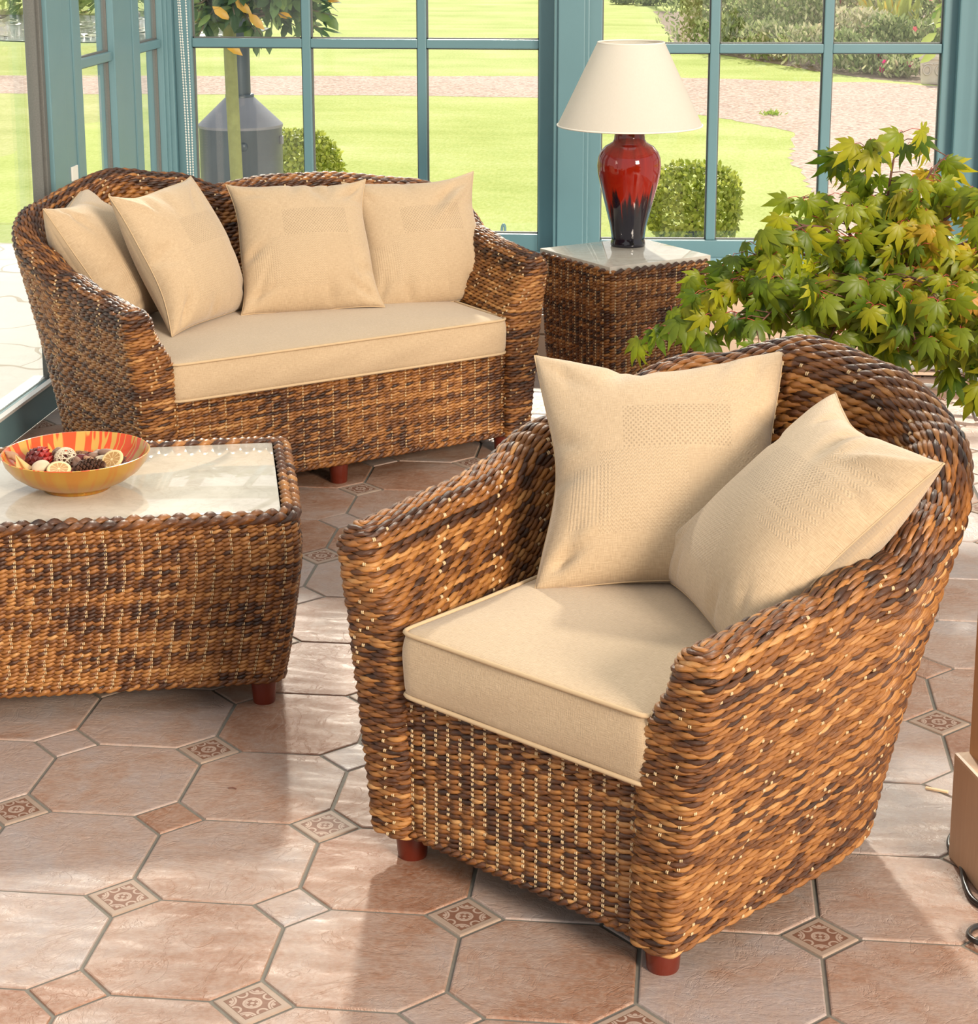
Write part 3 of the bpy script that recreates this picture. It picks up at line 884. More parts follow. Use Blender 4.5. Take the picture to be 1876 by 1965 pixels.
prof = [(0, 0), (.056, 0), (.059, .004), (.0585, .014), (.056, .022), (.0565, .035), (.062, .07), (.072, .11), (.085, .16), (.0965, .205), (.105, .245), (.1075, .275), (.105, .300), (.097, .320), (.082, .338), (.066, .347), (.057, .353), (.052, .362), (.0505, .380), (.052, .398), (.0555, .415), (.0575, .423), (.056, .427), (.045, .428), (0, .428)]
vb.lathe(prof, 72)
v = vb.build('vase_body', glaze_mat(), lamp, True)
sh = MB()
z0, z1 = .408, .686
sh.lathe([(.243, z0), (.1105, z1), (.1085, z1), (.2405, z0)], 96, closed=True)
shade = sh.build('lamp_shade', shade_mat(), lamp, True); autosmooth(shade, 50)
tr = MB()
M['shade_trim'] = plain('shade_trim', (.78, .72, .62), .8)
for r, z, nm in ((.2425, z0 + .002, 'bottom_trim'), (.110, z1 - .002, 'top_trim')):
    tr = MB(); tr.tube([(r * math.cos(2 * PI * k / 64), r * math.sin(2 * PI * k / 64), z) for k in range(64)], .0028, 6, closed=True)
    tr.build(nm, M['shade_trim'], shade, True)
st = MB(); st.tube([(0, 0, .42), (0, 0, .49)], .012, 12); st.tube([(0, 0, .49), (0, 0, .60)], .018, 12); st.build('bulb_holder', M['white_trim'], lamp, True)

# ------------------------------------------------------------------ bowl and potpourri
BC = Vector((-.3645, .940, .4433))
def bowl_mat(name, inside):
    t = NT(name)
    co = t.obj()
    sp = t.n('ShaderNodeSeparateXYZ', {'Vector': co})
    ang = t.math('ARCTAN2', sp.outputs[1], sp.outputs[0])
    cv = t.n('ShaderNodeCombineXYZ', {'X': t.math('COSINE', ang), 'Y': t.math('SINE', ang), 'Z': t.math('MULTIPLY', sp.outputs[2], .9)}).outputs[0]
    st_ = t.noise(cv, 5.2, 1.5, .55)
    gold = (.52, .29, .055)
    if inside:
        f = t.ramp(st_, [(.44, (0, 0, 0)), (.455, (1, 1, 1)), (.54, (1, 1, 1)), (.555, (0, 0, 0)), (.60, (0, 0, 0)), (.615, (1, 1, 1))])
        c = t.mix(f, gold, (.60, .065, .008))
        t.principled(color=c, rough=.22, spec=.4, coat=.15)
    else:
        f = t.ramp(st_, [(.45, (0, 0, 0)), (.5, (1, 1, 1)), (.6, (1, 1, 1)), (.66, (0, 0, 0))])
        low = t.ramp(t.math('MULTIPLY', sp.outputs[2], 12.0), [(.15, (1, 1, 1)), (.6, (0, 0, 0))])
        c = t.mix(t.math('MULTIPLY', f, .45), (.46, .24, .032), (.48, .14, .02))
        t.principled(color=c, rough=.3, metal=.55, coat=.3)
    return t.m
bowl = empty('lacquer_bowl', BC)
tag(bowl, 'wide shallow gold bowl with red striped lacquer inside on the coffee table', 'bowl')
outer = [(0, 0), (.070, 0), (.073, .002), (.073, .008), (.085, .012), (.112, .024), (.137, .042), (.153, .062), (.160, .082)]
inner = [(.160, .082), (.1585, .0835), (.1565, .082), (.150, .063), (.134, .045), (.110, .028), (.08, .017), (0, .013)]
b = MB(); b.lathe(outer, 96); b.build('outer_shell', bowl_mat('gold_lacquer', False), bowl, True)
b = MB(); b.lathe(inner, 96); b.build('inner_lining', bowl_mat('red_striped_lacquer', True), bowl, True)

def at_bowl(px, py, z=.055): return Vector((BC.x + px, BC.y + py, BC.z + z))
# filler: crumbled dark petals and bark
r = np.random.default_rng(21)
fb = MB()
fcol = []
for i in range(420):
    a = r.uniform(0, 2 * PI); rad = .112 * math.sqrt(r.random())
    z = .038 + .016 * (1 - (rad / .13) ** 2) + r.uniform(-.004, .006)
    c = Vector((rad * math.cos(a), rad * math.sin(a), z))
    s = r.uniform(.006, .014)
    d1 = Vector(r.normal(size=3)).normalized(); d2 = d1.orthogonal().normalized(); d3 = d1.cross(d2)
    V = [c + d1 * s, c + d2 * s * .6 + d3 * .003, c - d1 * s * .8, c - d2 * s * .6 + d3 * .002, c + d3 * .004, c - d3 * .003]
    fb.add(V, [(0, 1, 4), (1, 2, 4), (2, 3, 4), (3, 0, 4), (1, 0, 5), (2, 1, 5), (3, 2, 5), (0, 3, 5)], int(r.integers(3)))
o = fb.build('potpourri', [plain('dried_petal', (.10, .022, .022), .8, .3), plain('dried_bark', (.20, .10, .05), .8, .3), plain('dried_leaf', (.14, .06, .035), .8, .3)])
o.location = BC
tag(o, 'crumbled dark dried petals and bark filling the gold bowl', 'potpourri', None, 'stuff')

def lump(name, label, cat, loc, sc, mat, rot=(0, 0, 0), seed=0, rough=.12, sub=3, group=None):
    bm = bmesh.new(); bmesh.ops.create_icosphere(bm, subdivisions=sub, radius=1)
    rr = np.random.default_rng(seed); k = rr.normal(size=(5, 3)) * 2.2; p = rr.uniform(0, 6, 5)
    for vtx in bm.verts:
        d = 1 + rough * sum(math.sin(float(np.dot(k[i], vtx.co)) + p[i]) for i in range(5)) / 2.2
        vtx.co = Vector((vtx.co.x * sc[0] * d, vtx.co.y * sc[1] * d, vtx.co.z * sc[2] * d))
    bm.verts.index_update()
    V = np.array([v.co[:] for v in bm.verts]); F = [[v.index for v in f.verts] for f in bm.faces]; bm.free()
    o = mesh_obj(name, V, F, mat, None, True)
    o.location = loc; o.rotation_euler = rot
    tag(o, label, cat, group)
    return o
M['nut'] = plain('dried_seed_pod', (.26, .15, .10), .6, .25, 60)
M['pale_pod'] = plain('pale_dried_pod', (.52, .42, .28), .7, .15, 60)
M['tan_bark'] = plain('tan_bark_chip', (.36, .19, .10), .8, .2, 60)
M['dark_red'] = plain('dried_protea', (.11, .010, .009), .55, .4, 60)
M['red_tip'] = plain('red_protea_tip', (.30, .014, .010), .5, .3, 60)
M['cone'] = plain('pine_cone_scale', (.10, .045, .025), .6, .3, 80)
M['wicker_pale'] = plain('bleached_cane', (.62, .52, .38), .7, .1, 60)
# protea head
pr = empty('dried_protea', at_bowl(-.085, -.010, .062)); tag(pr, 'dark red dried protea flower head at the left of the bowl', 'dried flower')
pr.rotation_euler = (0, 1.05, .35)
b = MB(); b2 = MB()
for ring_i in range(6):
    nn = 9
    for k in range(nn):
        a = 2 * PI * (k + .5 * (ring_i % 2)) / nn
        zb = -.026 + .008 * ring_i; rb = [.010, .018, .020, .019, .016, .011][ring_i]
        dirv = Vector((math.cos(a), math.sin(a), 0)); tv = Vector((-math.sin(a), math.cos(a), 0))
        c0 = dirv * rb + Vector((0, 0, zb)); L = .022
        V = [c0 - tv * .005, c0 + tv * .005, c0 + dirv * .005 + tv * .0065 + Vector((0, 0, L * .5)), c0 + dirv * .005 - tv * .0065 + Vector((0, 0, L * .5)), c0 + dirv * .002 + Vector((0, 0, L)), c0 + dirv * .009 + Vector((0, 0, L * .5))]
        (b2 if ring_i > 3 else b).add(V, [(0, 1, 5), (1, 2, 5), (2, 4, 5), (4, 3, 5), (3, 0, 5), (0, 3, 2, 1), (3, 4, 2)])
b.lathe([(0, -.03), (.012, -.028), (.018, -.01), (.014, .015), (.005, .028), (0, .03)], 16)
b.build('bracts', M['dark_red'], pr); b2.build('petal_tips', M['red_tip'], pr)
# cane ball
b = MB()
r = np.random.default_rng(5)
for i in range(16):
    ax = Vector(r.normal(size=3)).normalized(); e1 = ax.orthogonal().normalized(); e2 = ax.cross(e1); off = r.uniform(-.006, .006)
    rad = math.sqrt(.0235 ** 2 - off ** 2) * r.uniform(.95, 1.03)
    b.tube([ax * off + (e1 * math.cos(2 * PI * k / 28) + e2 * math.sin(2 * PI * k / 28)) * rad for k in range(28)], .0011, 5, closed=True)
o = b.build('cane_ball', M['wicker_pale'], None, True); o.location = at_bowl(-.024, .0, .066); tag(o, 'pale woven cane ball in the middle of the bowl', 'cane ball')
# orange slices
def orange_mat():
    t = NT('dried_orange')
    sp = t.n('ShaderNodeSeparateXYZ', {'Vector': t.obj()})
    ang = t.math('ARCTAN2', sp.outputs[1], sp.outputs[0])
    rr = t.math('SQRT', t.math('ADD', t.math('POWER', sp.outputs[0], 2.0), t.math('POWER', sp.outputs[1], 2.0)))
    seg = t.math('ABSOLUTE', t.math('SINE', t.math('MULTIPLY', ang, 5.0)))
    segm = t.math('MULTIPLY', t.math('GREATER_THAN', seg, .22), t.math('MULTIPLY', t.math('GREATER_THAN', rr, .003), t.math('LESS_THAN', rr, .0195)))
    n = t.noise(t.obj(), 260, 3)
    c = t.mix(segm, (.70, .50, .24), t.mix(n, (.30, .15, .04), (.50, .28, .09)))
    t.principled(color=c, rough=.6, normal=t.bump(t.math('SUBTRACT', 1.0, segm), .4, .002))
    return t.m
OM = orange_mat()
def orange(loc, rot, label):
    b = MB(); b.lathe([(0, -.0022), (.021, -.0026), (.0245, -.003), (.0262, 0), (.0245, .003), (.021, .0026), (0, .0022)], 40)
    o = b.build('dried_orange_slice', OM, None, True); o.location = loc; o.rotation_euler = rot
    tag(o, label, 'dried orange slice', 'dried orange slices in the bowl')
orange(at_bowl(-.010, -.085, .066), (.38, .05, .2), 'dried orange slice at the front of the bowl, below the cane ball')
orange(at_bowl(.088, -.022, .072), (.62, -.35, .1), 'dried orange slice leaning at the right side of the bowl')
# pine cone
pc = empty('pine_cone', at_bowl(.048, -.060, .066)); tag(pc, 'small dark pine cone lying between the two orange slices', 'pine cone'); pc.rotation_euler = (0, 1.45, .15)
b = MB()
for i in range(90):
    q = i / 90; a = i * 2.39996; z = -.030 + .060 * q; rad = .019 * math.sin(PI * (.12 + .84 * q)) ** .7
    dv = Vector((math.cos(a), math.sin(a), 0)); tv = Vector((-math.sin(a), math.cos(a), 0)); c0 = Vector((0, 0, z))
    V = [c0 + dv * rad * .3 - tv * .003, c0 + dv * rad * .3 + tv * .003, c0 + dv * rad + tv * .005 + Vector((0, 0, .005)), c0 + dv * rad - tv * .005 + Vector((0, 0, .005)), c0 + dv * (rad + .002) + Vector((0, 0, .009)), c0 + dv * rad * .8 + Vector((0, 0, .001))]
    b.add(V, [(0, 1, 2, 3), (3, 2, 4), (1, 0, 5), (2, 1, 5), (0, 3, 5), (3, 4, 5), (4, 2, 5)])
b.build('scales', M['cone'], pc); b = MB(); b.lathe([(0, -.03), (.008, -.024), (.009, .01), (0, .03)], 10); b.build('core', M['cone'], pc, True)
# fan pod
b = MB()
V = [(0, 0, 0)] + [(.052 * math.cos(t) * 1.0, .052 * math.sin(t) * .8, .006 * math.sin(t * 9)) for t in np.linspace(-.45, .45, 13)]
V += [(x, y, z - .003) for x, y, z in V]
b.add(V, [(0, i, i + 1) for i in range(1, 13)] + [(14, 14 + i + 1, 14 + i) for i in range(1, 13)] + [(i, 14 + i, 14 + i + 1, i + 1) for i in range(1, 13)] + [(0, 14, 15, 1), (13, 27, 14, 0)])
o = b.build('dried_palm_fan', plain('straw', (.60, .36, .13), .6, .2, 90), None, False); o.location = at_bowl(-.120, -.045, .084); o.rotation_euler = (.9, .75, -.65); tag(o, 'straw coloured dried palm fan near the left rim of the bowl', 'dried palm')
lump('seed_pod', 'pale oval seed pod behind the front orange slice', 'seed pod', at_bowl(-.055, -.072, .068), (.020, .015, .010), M['pale_pod'], (.5, -.2, .6), 1, .06)
lump('seed_pod', 'long brown seed pod lying at the back right of the bowl', 'seed pod', at_bowl(.058, .045, .066), (.024, .011, .010), M['nut'], (0, .1, -.1), 2, .06)
lump('wood_chip', 'tan bark chip at the left edge of the bowl', 'bark chip', at_bowl(-.138, -.012, .070), (.016, .012, .006), M['tan_bark'], (.4, .5, .2), 3, .2)
lump('wood_chip', 'tan bark chip in front of the cane ball', 'bark chip', at_bowl(-.030, -.040, .064), (.016, .010, .007), M['tan_bark'], (.2, -.1, .2), 4, .2)
lump('wood_chip', 'light wood slice behind the right orange slice', 'bark chip', at_bowl(.064, .002, .066), (.022, .014, .004), M['pale_pod'], (.3, .1, -.3), 5, .1)
lump('wood_chip', 'tan bark chip beside the pine cone', 'bark chip', at_bowl(.038, -.018, .066), (.017, .010, .006), M['tan_bark'], (.2, .3, -.5), 6, .2)
lump('dried_rosebud', 'dark crimson dried rosebud right of the cane ball', 'dried flower', at_bowl(.012, .008, .066), (.013, .012, .013), M['dark_red'], (.2, .3, 0), 7, .3)
lump('dried_rosebud', 'dark brown dried rosebud towards the middle of the bowl', 'dried flower', at_bowl(.018, -.030, .064), (.014, .012, .011), M['nut'], (.2, .3, 0), 8, .3)
lump('seed_pod', 'brown curled seed pod left of the cane ball', 'seed pod', at_bowl(-.052, .028, .064), (.013, .012, .016), M['nut'], (.2, .4, 0), 9, .2)
lump('seed_pod', 'dark brown pod at the rear of the bowl', 'seed pod', at_bowl(.028, .055, .060), (.016, .012, .011), M['nut'], (.2, .1, .8), 10, .25)

# ------------------------------------------------------------------ floor
def build_floor():
    P = .30; d = .228 * P; g = .0032; dep = .004
    V = []; F = []; MI = []; T = []; UV = []
    r = np.random.default_rng(11)
    def tile(pts, mat, tone, uvs):
        c = np.mean(pts, 0); pts = np.array(pts); n = len(pts)
        # inset by g along edge normals (approximate by scaling about the centre for convex tiles)
        e = np.roll(pts, -1, 0) - pts; en = np.stack([e[:, 1], -e[:, 0]], 1); en /= np.linalg.norm(en, axis=1)[:, None]
        def inset(k):
            out = []
            for i in range(n):
                n0 = en[i - 1]; n1 = en[i]; m = n0 + n1; m /= np.dot(m, n1)
                out.append(pts[i] - m * k)
            return np.array(out)
        a = inset(g + .0035); b_ = inset(g + .0012); cc = inset(g)
        i0 = len(V)
        for q in a: V.append((q[0], q[1], 0))
        for q in b_: V.append((q[0], q[1], -.0008))
        for q in cc: V.append((q[0], q[1], -dep))
        F.append([i0 + k for k in range(n)]); MI.append(mat)
        for lo, hi in ((0, n), (n, 2 * n)):
            for k in range(n): F.append([i0 + lo + k, i0 + hi + k, i0 + hi + (k + 1) % n, i0 + lo + (k + 1) % n]); MI.append(mat)
        T.extend([tone] * (3 * n))
        uvs = list(uvs)
        for k in range(3): UV.extend(uvs)
    i0, i1, j0, j1 = -4, 9, -16, 11
    for i in range(i0, i1):
        for j in range(j0, j1):
            x, y = i * P, -j * P
            pts = [(x + d, y - P), (x + P - d, y - P), (x + P, y - P + d), (x + P, y - d), (x + P - d, y), (x + d, y), (x, y - d), (x, y - P + d)]
            tile(pts, 0, r.random(), [(0, 0)] * 8)
    for i in range(i0, i1 + 1):
        for j in range(j0, j1 + 1):
            x, y = i * P, -j * P
            ok = [(x + d, y), (x, y + d), (x - d, y), (x, y - d)]
            if i == i0: ok = [(x + d, y), (x, y + d), (x, y - d)]
            deco = (i + j) % 2 == 0
            tile(ok, 1 if deco else 0, r.random(), [(1, 1), (-1, 1), (-1, -1), (1, -1)][:len(ok)])
    n = len(V)
    xs0, xs1, ys0, ys1 = i0 * P, i1 * P + d, -j1 * P - d, -j0 * P + d
    V += [(xs0, ys0, -.0033), (xs1, ys0, -.0033), (xs1, ys1, -.0033), (xs0, ys1, -.0033)]; F.append([n, n + 1, n + 2, n + 3]); MI.append(2); T += [0] * 4; UV += [(0, 0)] * 4
    o = mesh_obj('floor', np.array(V), F, TILE, None, False, MI, {'tone': T}, np.array(UV))
    o['kind'] = 'structure'
    b = MB(); b.box((xs0, ys0, -.12), (xs1, ys1, -.006)); s_ = b.build('floor_slab', M['stone']); s_['kind'] = 'structure'
build_floor()
# small litter
b = MB(); b.box((-.022, -.0035, 0), (.022, .0035, .004), bev=.001); o = b.build('wood_splinter', plain('pale_splinter', (.68, .50, .30), .7)); o.location = (1.457, .57, .0005); o.rotation_euler.z = -.35; tag(o, 'pale wooden splinter lying on the floor tile by the wooden post', 'splinter')
b = MB(); b.tube([(-.008, 0, .001), (0, .001, .0025), (.008, -.001, .001)], .0014, 6); o = b.build('dead_leaf_bit', M['twig']); o.location = (.091, .429, .0005); tag(o, 'tiny dark leaf fragment on a floor tile in front of the coffee table', 'leaf fragment')

# ------------------------------------------------------------------ window walls
def st(o): o['kind'] = 'structure'; return o
ZT = 1.97
YB = 4.76
ang_r = math.atan2(.10, 1.39)
def window(name, x0, x1, M4, z0, z1, nx, bars, stile=.07, mun=.036, depth=.07, bead=True):
    """window in the local x-z plane; frame and glazing parts"""
    root = empty(name); root.matrix_world = M4; st(root)
    f = MB()
    hd = depth / 2
    for a, b_ in ((x0, x0 + stile), (x1 - stile, x1)): f.box((a, -hd, z0), (b_, hd, z1), bev=.004)
    f.box((x0 + stile, -hd, z0), (x1 - stile, hd, z0 + stile), bev=.004); f.box((x0 + stile, -hd, z1 - stile), (x1 - stile, hd, z1), bev=.004)
    xi0, xi1 = x0 + stile, x1 - stile
    mh = hd * .72
    for k in range(1, nx):
        x = xi0 + (xi1 - xi0) * k / nx
        f.box((x - mun / 2, -mh, z0 + stile), (x + mun / 2, mh, z1 - stile), bev=.004)
    zs = [z0 + stile] + list(bars) + [z1 - stile]
    for z in bars:
        for k in range(nx):
            a = xi0 + (xi1 - xi0) * k / nx + (mun / 2 if k else 0); b_ = xi0 + (xi1 - xi0) * (k + 1) / nx - (mun / 2 if k < nx - 1 else 0)
            f.box((a, -mh, z - mun / 2), (b_, mh, z + mun / 2), bev=.004)
    f.build('frame', M['teal'], root)
    g = MB()
    for k in range(nx):
        a = xi0 + (xi1 - xi0) * k / nx; b_ = xi0 + (xi1 - xi0) * (k + 1) / nx
        for za, zb in zip(zs[:-1], zs[1:]): g.box((a, -.004, za), (b_, .004, zb))
    g.build('glazing', M['glass'], root)
    gs = MB()
    for k in range(nx):
        a = xi0 + (xi1 - xi0) * k / nx + (mun / 2 if k else 0); b_ = xi0 + (xi1 - xi0) * (k + 1) / nx - (mun / 2 if k < nx - 1 else 0)
        for i, (za, zb) in enumerate(zip(zs[:-1], zs[1:])):
            za2 = za + (mun / 2 if i else 0); zb2 = zb - (mun / 2 if i < len(zs) - 2 else 0)
            t = .005
            gs.box((a, -.009, za2), (a + t, .009, zb2)); gs.box((b_ - t, -.009, za2), (b_, .009, zb2)); gs.box((a, -.009, za2), (b_, .009, za2 + t)); gs.box((a, -.009, zb2 - t), (b_, .009, zb2))
    gs.build('gasket', M['gasket'], root)
    return root
I4 = Matrix.Identity(4)
window('window_1', -1.155, .40, Matrix.Translation((0, YB, 0)), .30, ZT, 3, (1.135,))
MR = Matrix.Translation((.545, 4.655, 0)) @ Matrix.Rotation(ang_r, 4, 'Z')
window('window_2', -.03, 1.43, MR, .30, ZT, 3, (1.128,))
# main post between the two windows, with rebated edges
b = MB()
b.box((.400, 4.60, .30), (.540, 4.80, ZT), bev=.006); b.box((.418, 4.585, .30), (.522, 4.60, ZT), bev=.004)
st(b.build('trim_1', M['teal']))
# corner post at the left
b = MB(); b.box((-1.27, 4.70, .0), (-1.155, 4.83, ZT), bev=.006); b.box((-1.235, 4.765, 0), (-1.175, 4.69, ZT), bev=.004); st(b.build('trim_2', M['teal']))
# right-hand corner: post, then the next wall frame turning towards the room
b = MB(); b.box((1.955, 4.66, .3), (2.06, 4.86, ZT), bev=.006); b.box((2.06, 4.60, .3), (2.14, 4.78, ZT), bev=.005); st(b.build('trim_3', M['teal']))
window('window_3', 0, 1.5, Matrix.Translation((2.14, 4.70, 0)) @ Matrix.Rotation(-.55, 4, 'Z'), .30, ZT, 3, (1.128,))
# head beams
b = MB(); b.box((-1.27, 4.66, ZT), (2.14, 4.86, ZT + .33), bev=.006); st(b.build('trim_4', M['teal']))
# deep window ledge with painted front and low wall
b = MB(); b.box((-1.15, 4.08, .262), (2.9, 4.80, .30), bev=.008); st(b.build('trim_5', plain('ledge_paint', (.34, .52, .58), .35, .05)))
b = MB(); b.box((-1.15, 4.11, 0), (2.9, 4.80, .262)); st(b.build('wall_back', M['cream']))
# low convector heater along the ledge
cv = empty('convector_heater', (1.0, 4.01, 0)); tag(cv, 'long low cream convector heater with top grille under the window ledge', 'heater')
b = MB(); b.box((-1.6, -.075, .012), (1.8, .085, .128), bev=.003); b.box((-1.6, -.075, .136), (1.8, -.068, .207), bev=.002); b.box((-1.6, .075, .136), (1.8, .082, .207), bev=.002); b.box((-1.6, -.06, .128), (1.8, .07, .142))
b.build('casing', M['cream_metal'], cv)
b = MB()
for k in range(170): b.box((-1.6 + k * .02, -.068, .190), (-1.6 + k * .02 + .006, .075, .204))
b.build('top_grille', M['white_trim'], cv)

# glazed roof: obscured panes between painted rafters
def roof_mat():
    t = NT('obscured_roof_glass')
    tr = t.n('ShaderNodeBsdfTransparent', {'Color': (.96, .96, .94, 1)}).outputs[0]
    tl = t.n('ShaderNodeBsdfTranslucent', {'Color': (.66, .65, .63, 1)}).outputs[0]
    t.surface(t.n('ShaderNodeMixShader', {0: .56, 1: tr, 2: tl}).outputs[0])
    return t.m
RS = math.atan2(1.0, 4.8)
rf = empty('ceiling'); rf.matrix_world = Matrix.Translation((.6, 4.80, ZT + .35)) @ Matrix.Rotation(PI - RS, 4, 'X') @ Matrix.Rotation(PI, 4, 'Y'); st(rf)
rf.matrix_world = Matrix(((1, 0, 0, .6), (0, -math.cos(RS), math.sin(RS), 4.80), (0, math.sin(RS), math.cos(RS), ZT + .35), (0, 0, 0, 1)))
b = MB(); b.add([(-1.95, .51, 0), (2.3, .51, 0), (2.3, 5.6, 0), (-1.95, 5.6, 0)], [(0, 1, 2, 3)]); b.build('obscured_glazing', roof_mat(), rf)
b = MB(); b.add([(-1.95, 0, 0), (2.3, 0, 0), (2.3, .50, 0), (-1.95, .50, 0)], [(0, 1, 2, 3)]); b.build('clear_glazing', M['glass'], rf)
b = MB()
for x in (-1.93, -.98, .02, 1.02, 2.02): b.box((x, 0, -.09), (x + .05, 5.6, -.002))
b.build('rafters', M['teal'], rf)

# left wall: glazed door and two sash windows, wall runs along y at x = -1.2
ML = Matrix.Translation((-1.225, 0, 0)) @ Matrix.Rotation(PI / 2, 4, 'Z')      # local x -> world y, local y -> world -x
dr = empty('door_1'); dr.matrix_world = ML; st(dr)
b = MB()
b.box((3.262, -.045, 0), (3.41, .03, ZT), bev=.004); b.box((1.2, -.03, .0), (3.30, .03, .098), bev=.004); b.box((1.2, -.03, ZT - .1), (3.30, .03, ZT), bev=.004); b.box((1.10, -.03, 0), (1.2, .03, ZT), bev=.004)
b.build('frame', M['teal'], dr)
b = MB(); b.box((1.2, -.004, .098), (3.24, .004, ZT - .1)); b.build('glazing', M['glass'], dr)
b = MB(); b.box((3.215, -.020, .09), (3.225, .018, ZT - .1)); b.box((3.232, -.03, .09), (3.262, .016, ZT - .1), bev=.003); b.build('brush_strip', M['gasket'], dr)
b = MB(); b.box((1.2, -.034, .098), (3.24, -.012, .108)); b.box((1.2, .012, .09), (3.24, .06, .105)); b.build('threshold', M['white_trim'], dr)
b = MB()
b.box((3.41, -.03, 0), (3.55, .05, ZT), bev=.005); b.box((4.11, -.03, 0), (4.27, .05, ZT), bev=.005); b.box((4.76, -.03, 0), (4.80, .05, ZT))
o = b.build('trim_6', M['teal']); o.matrix_world = ML; st(o)
b = MB(); b.box((3.47, -.036, .745), (3.535, -.03, .795), bev=.002); o = b.build('door_catch', M['white_trim']); o.matrix_world = ML; tag(o, 'small square white plastic catch on the teal post by the left door', 'door catch')
for k, (ya, yb_) in enumerate(((3.55, 4.11), (4.27, 4.765))):
    root = window('window_%d' % (k + 4), ya, yb_, ML, .30, ZT, 1, (1.135,), .085, .034, .07)
b = MB(); b.box((3.55, -.03, 0), (4.11, .03, .30)); b.box((4.27, -.03, 0), (4.765, .03, .30)); b.box((1.1, -.03, ZT), (4.80, .05, ZT + .33)); o = b.build('wall_left', M['teal']); o.matrix_world = ML; st(o)
# blind chains
def chain(name, label, pts, group):
    b = MB()
    path = smooth_path(pts, 30)
    L = 0; beads = []
    for a, c in zip(path[:-1], path[1:]):
        sl = (c - a).length
        while L < sl:
            beads.append(a + (c - a) * (L / sl)); L += .011
        L -= sl
    for p in beads:
        b.lathe([(0, -.0036), (.003, -.002), (.0036, 0), (.003, .002), (0, .0036)], 6, c=p)
    b.tube(path, .0009, 4)
    o = b.build(name, M['white_trim'], None, True)
    tag(o, label, 'blind chain', group)
    return o
chain('blind_chain', 'left strand of white beaded blind chain hanging beside the corner post', [(-1.115, 4.64, 1.97), (-1.112, 4.64, 1.4), (-1.100, 4.64, .9), (-1.094, 4.64, .33)], 'beaded blind chains in the left corner')
chain('blind_chain', 'middle strand of white beaded blind chain in the left corner', [(-1.107, 4.63, 1.97), (-1.103, 4.63, 1.4), (-1.086, 4.63, .9), (-1.080, 4.63, .34)], 'beaded blind chains in the left corner')
chain('blind_chain', 'right strand of white beaded blind chain nearest the tall window', [(-1.082, 4.64, 1.97), (-1.080, 4.64, 1.4), (-1.074, 4.64, .9), (-1.074, 4.64, .34)], 'beaded blind chains in the left corner')
chain('blind_chain', 'white beaded blind chain at the far right window frame', [(2.06, 4.55, 1.97), (2.055, 4.55, 1.2), (2.05, 4.55, .45)], None)

# ------------------------------------------------------------------ wooden post and cable (right edge)
wp = empty('wooden_stand', (1.53, .235, 0), .28); tag(wp, 'pine post on a pale block base at the right edge of the room', 'wooden stand')
b = MB(); b.box((-.062, -.06, .0), (.10, .09, .205), bev=.006); b.build('base_block', M['pale_wood'], wp)
b = MB(); b.box((-.036, -.02, .175), (.09, .085, 1.1), bev=.005); b.build('post', M['pine_wood'], wp)
b = MB()
b.tube(smooth_path([(1.50, .42, .006), (1.466, .385, .006), (1.452, .335, .006), (1.464, .27, .006), (1.462, .19, .006), (1.474, .13, .006), (1.53, .07, .006), (1.54, .03, .006), (1.475, .055, .006), (1.447, .03, .006), (1.455, -.01, .012), (1.52, -.03, .006), (1.62, -.02, .006)], 12), .0052, 10)
o = b.build('power_cable', M['cable'], None, True); tag(o, 'thin black power cable looping on the floor by the wooden stand', 'cable')
# bent metal rails in front of the heater
b = MB()
b.tube(smooth_path([(1.30, 3.62, .118), (1.7, 3.60, .118), (1.86, 3.58, .118), (1.93, 3.52, .10), (1.96, 3.44, .02)], 12), .012, 10)
b.tube(smooth_path([(1.30, 3.50, .085), (1.66, 3.48, .085), (1.80, 3.46, .085), (1.88, 3.41, .07), (1.91, 3.34, .012)], 12), .012, 10)
b.tube([(1.30, 3.50, .085), (1.30, 3.62, .118)], .012, 10); b.tube([(1.32, 3.56, .10), (1.32, 3.56, .001)], .012, 10)
o = b.build('metal_floor_rack', M['chrome'], None, True); tag(o, 'low bent metal tube rack on the floor in front of the heater', 'rack')

# ------------------------------------------------------------------ foliage helpers
def leaves_mesh(name, mat, parent, spec, tmpl, extra=None):
    """spec: list of (pos, X axis (leaf direction), N normal, size, tone); tmpl (V,F) in leaf coordinates: x along the leaf, y across, z normal"""
    TV, TF = tmpl
    TV = np.array(TV); k = len(TV)
    n = len(spec)
    P = np.array([s[0] for s in spec]); X = np.array([s[1] for s in spec], float); N = np.array([s[2] for s in spec], float)
    X /= np.linalg.norm(X, axis=1)[:, None]; N = N - X * (N * X).sum(1)[:, None]; N /= np.linalg.norm(N, axis=1)[:, None] + 1e-9
    Y = np.cross(N, X); S = np.array([s[3] for s in spec])[:, None, None]
    V = P[:, None, :] + S * (X[:, None, :] * TV[None, :, 0:1] + Y[:, None, :] * TV[None, :, 1:2] + N[:, None, :] * TV[None, :, 2:3])
    F = [[i * k + q for q in f] for i in range(n) for f in TF]
    return mesh_obj(name, V.reshape(-1, 3), F, mat, parent, True, None, {'tone': np.repeat([s[4] for s in spec], k)})

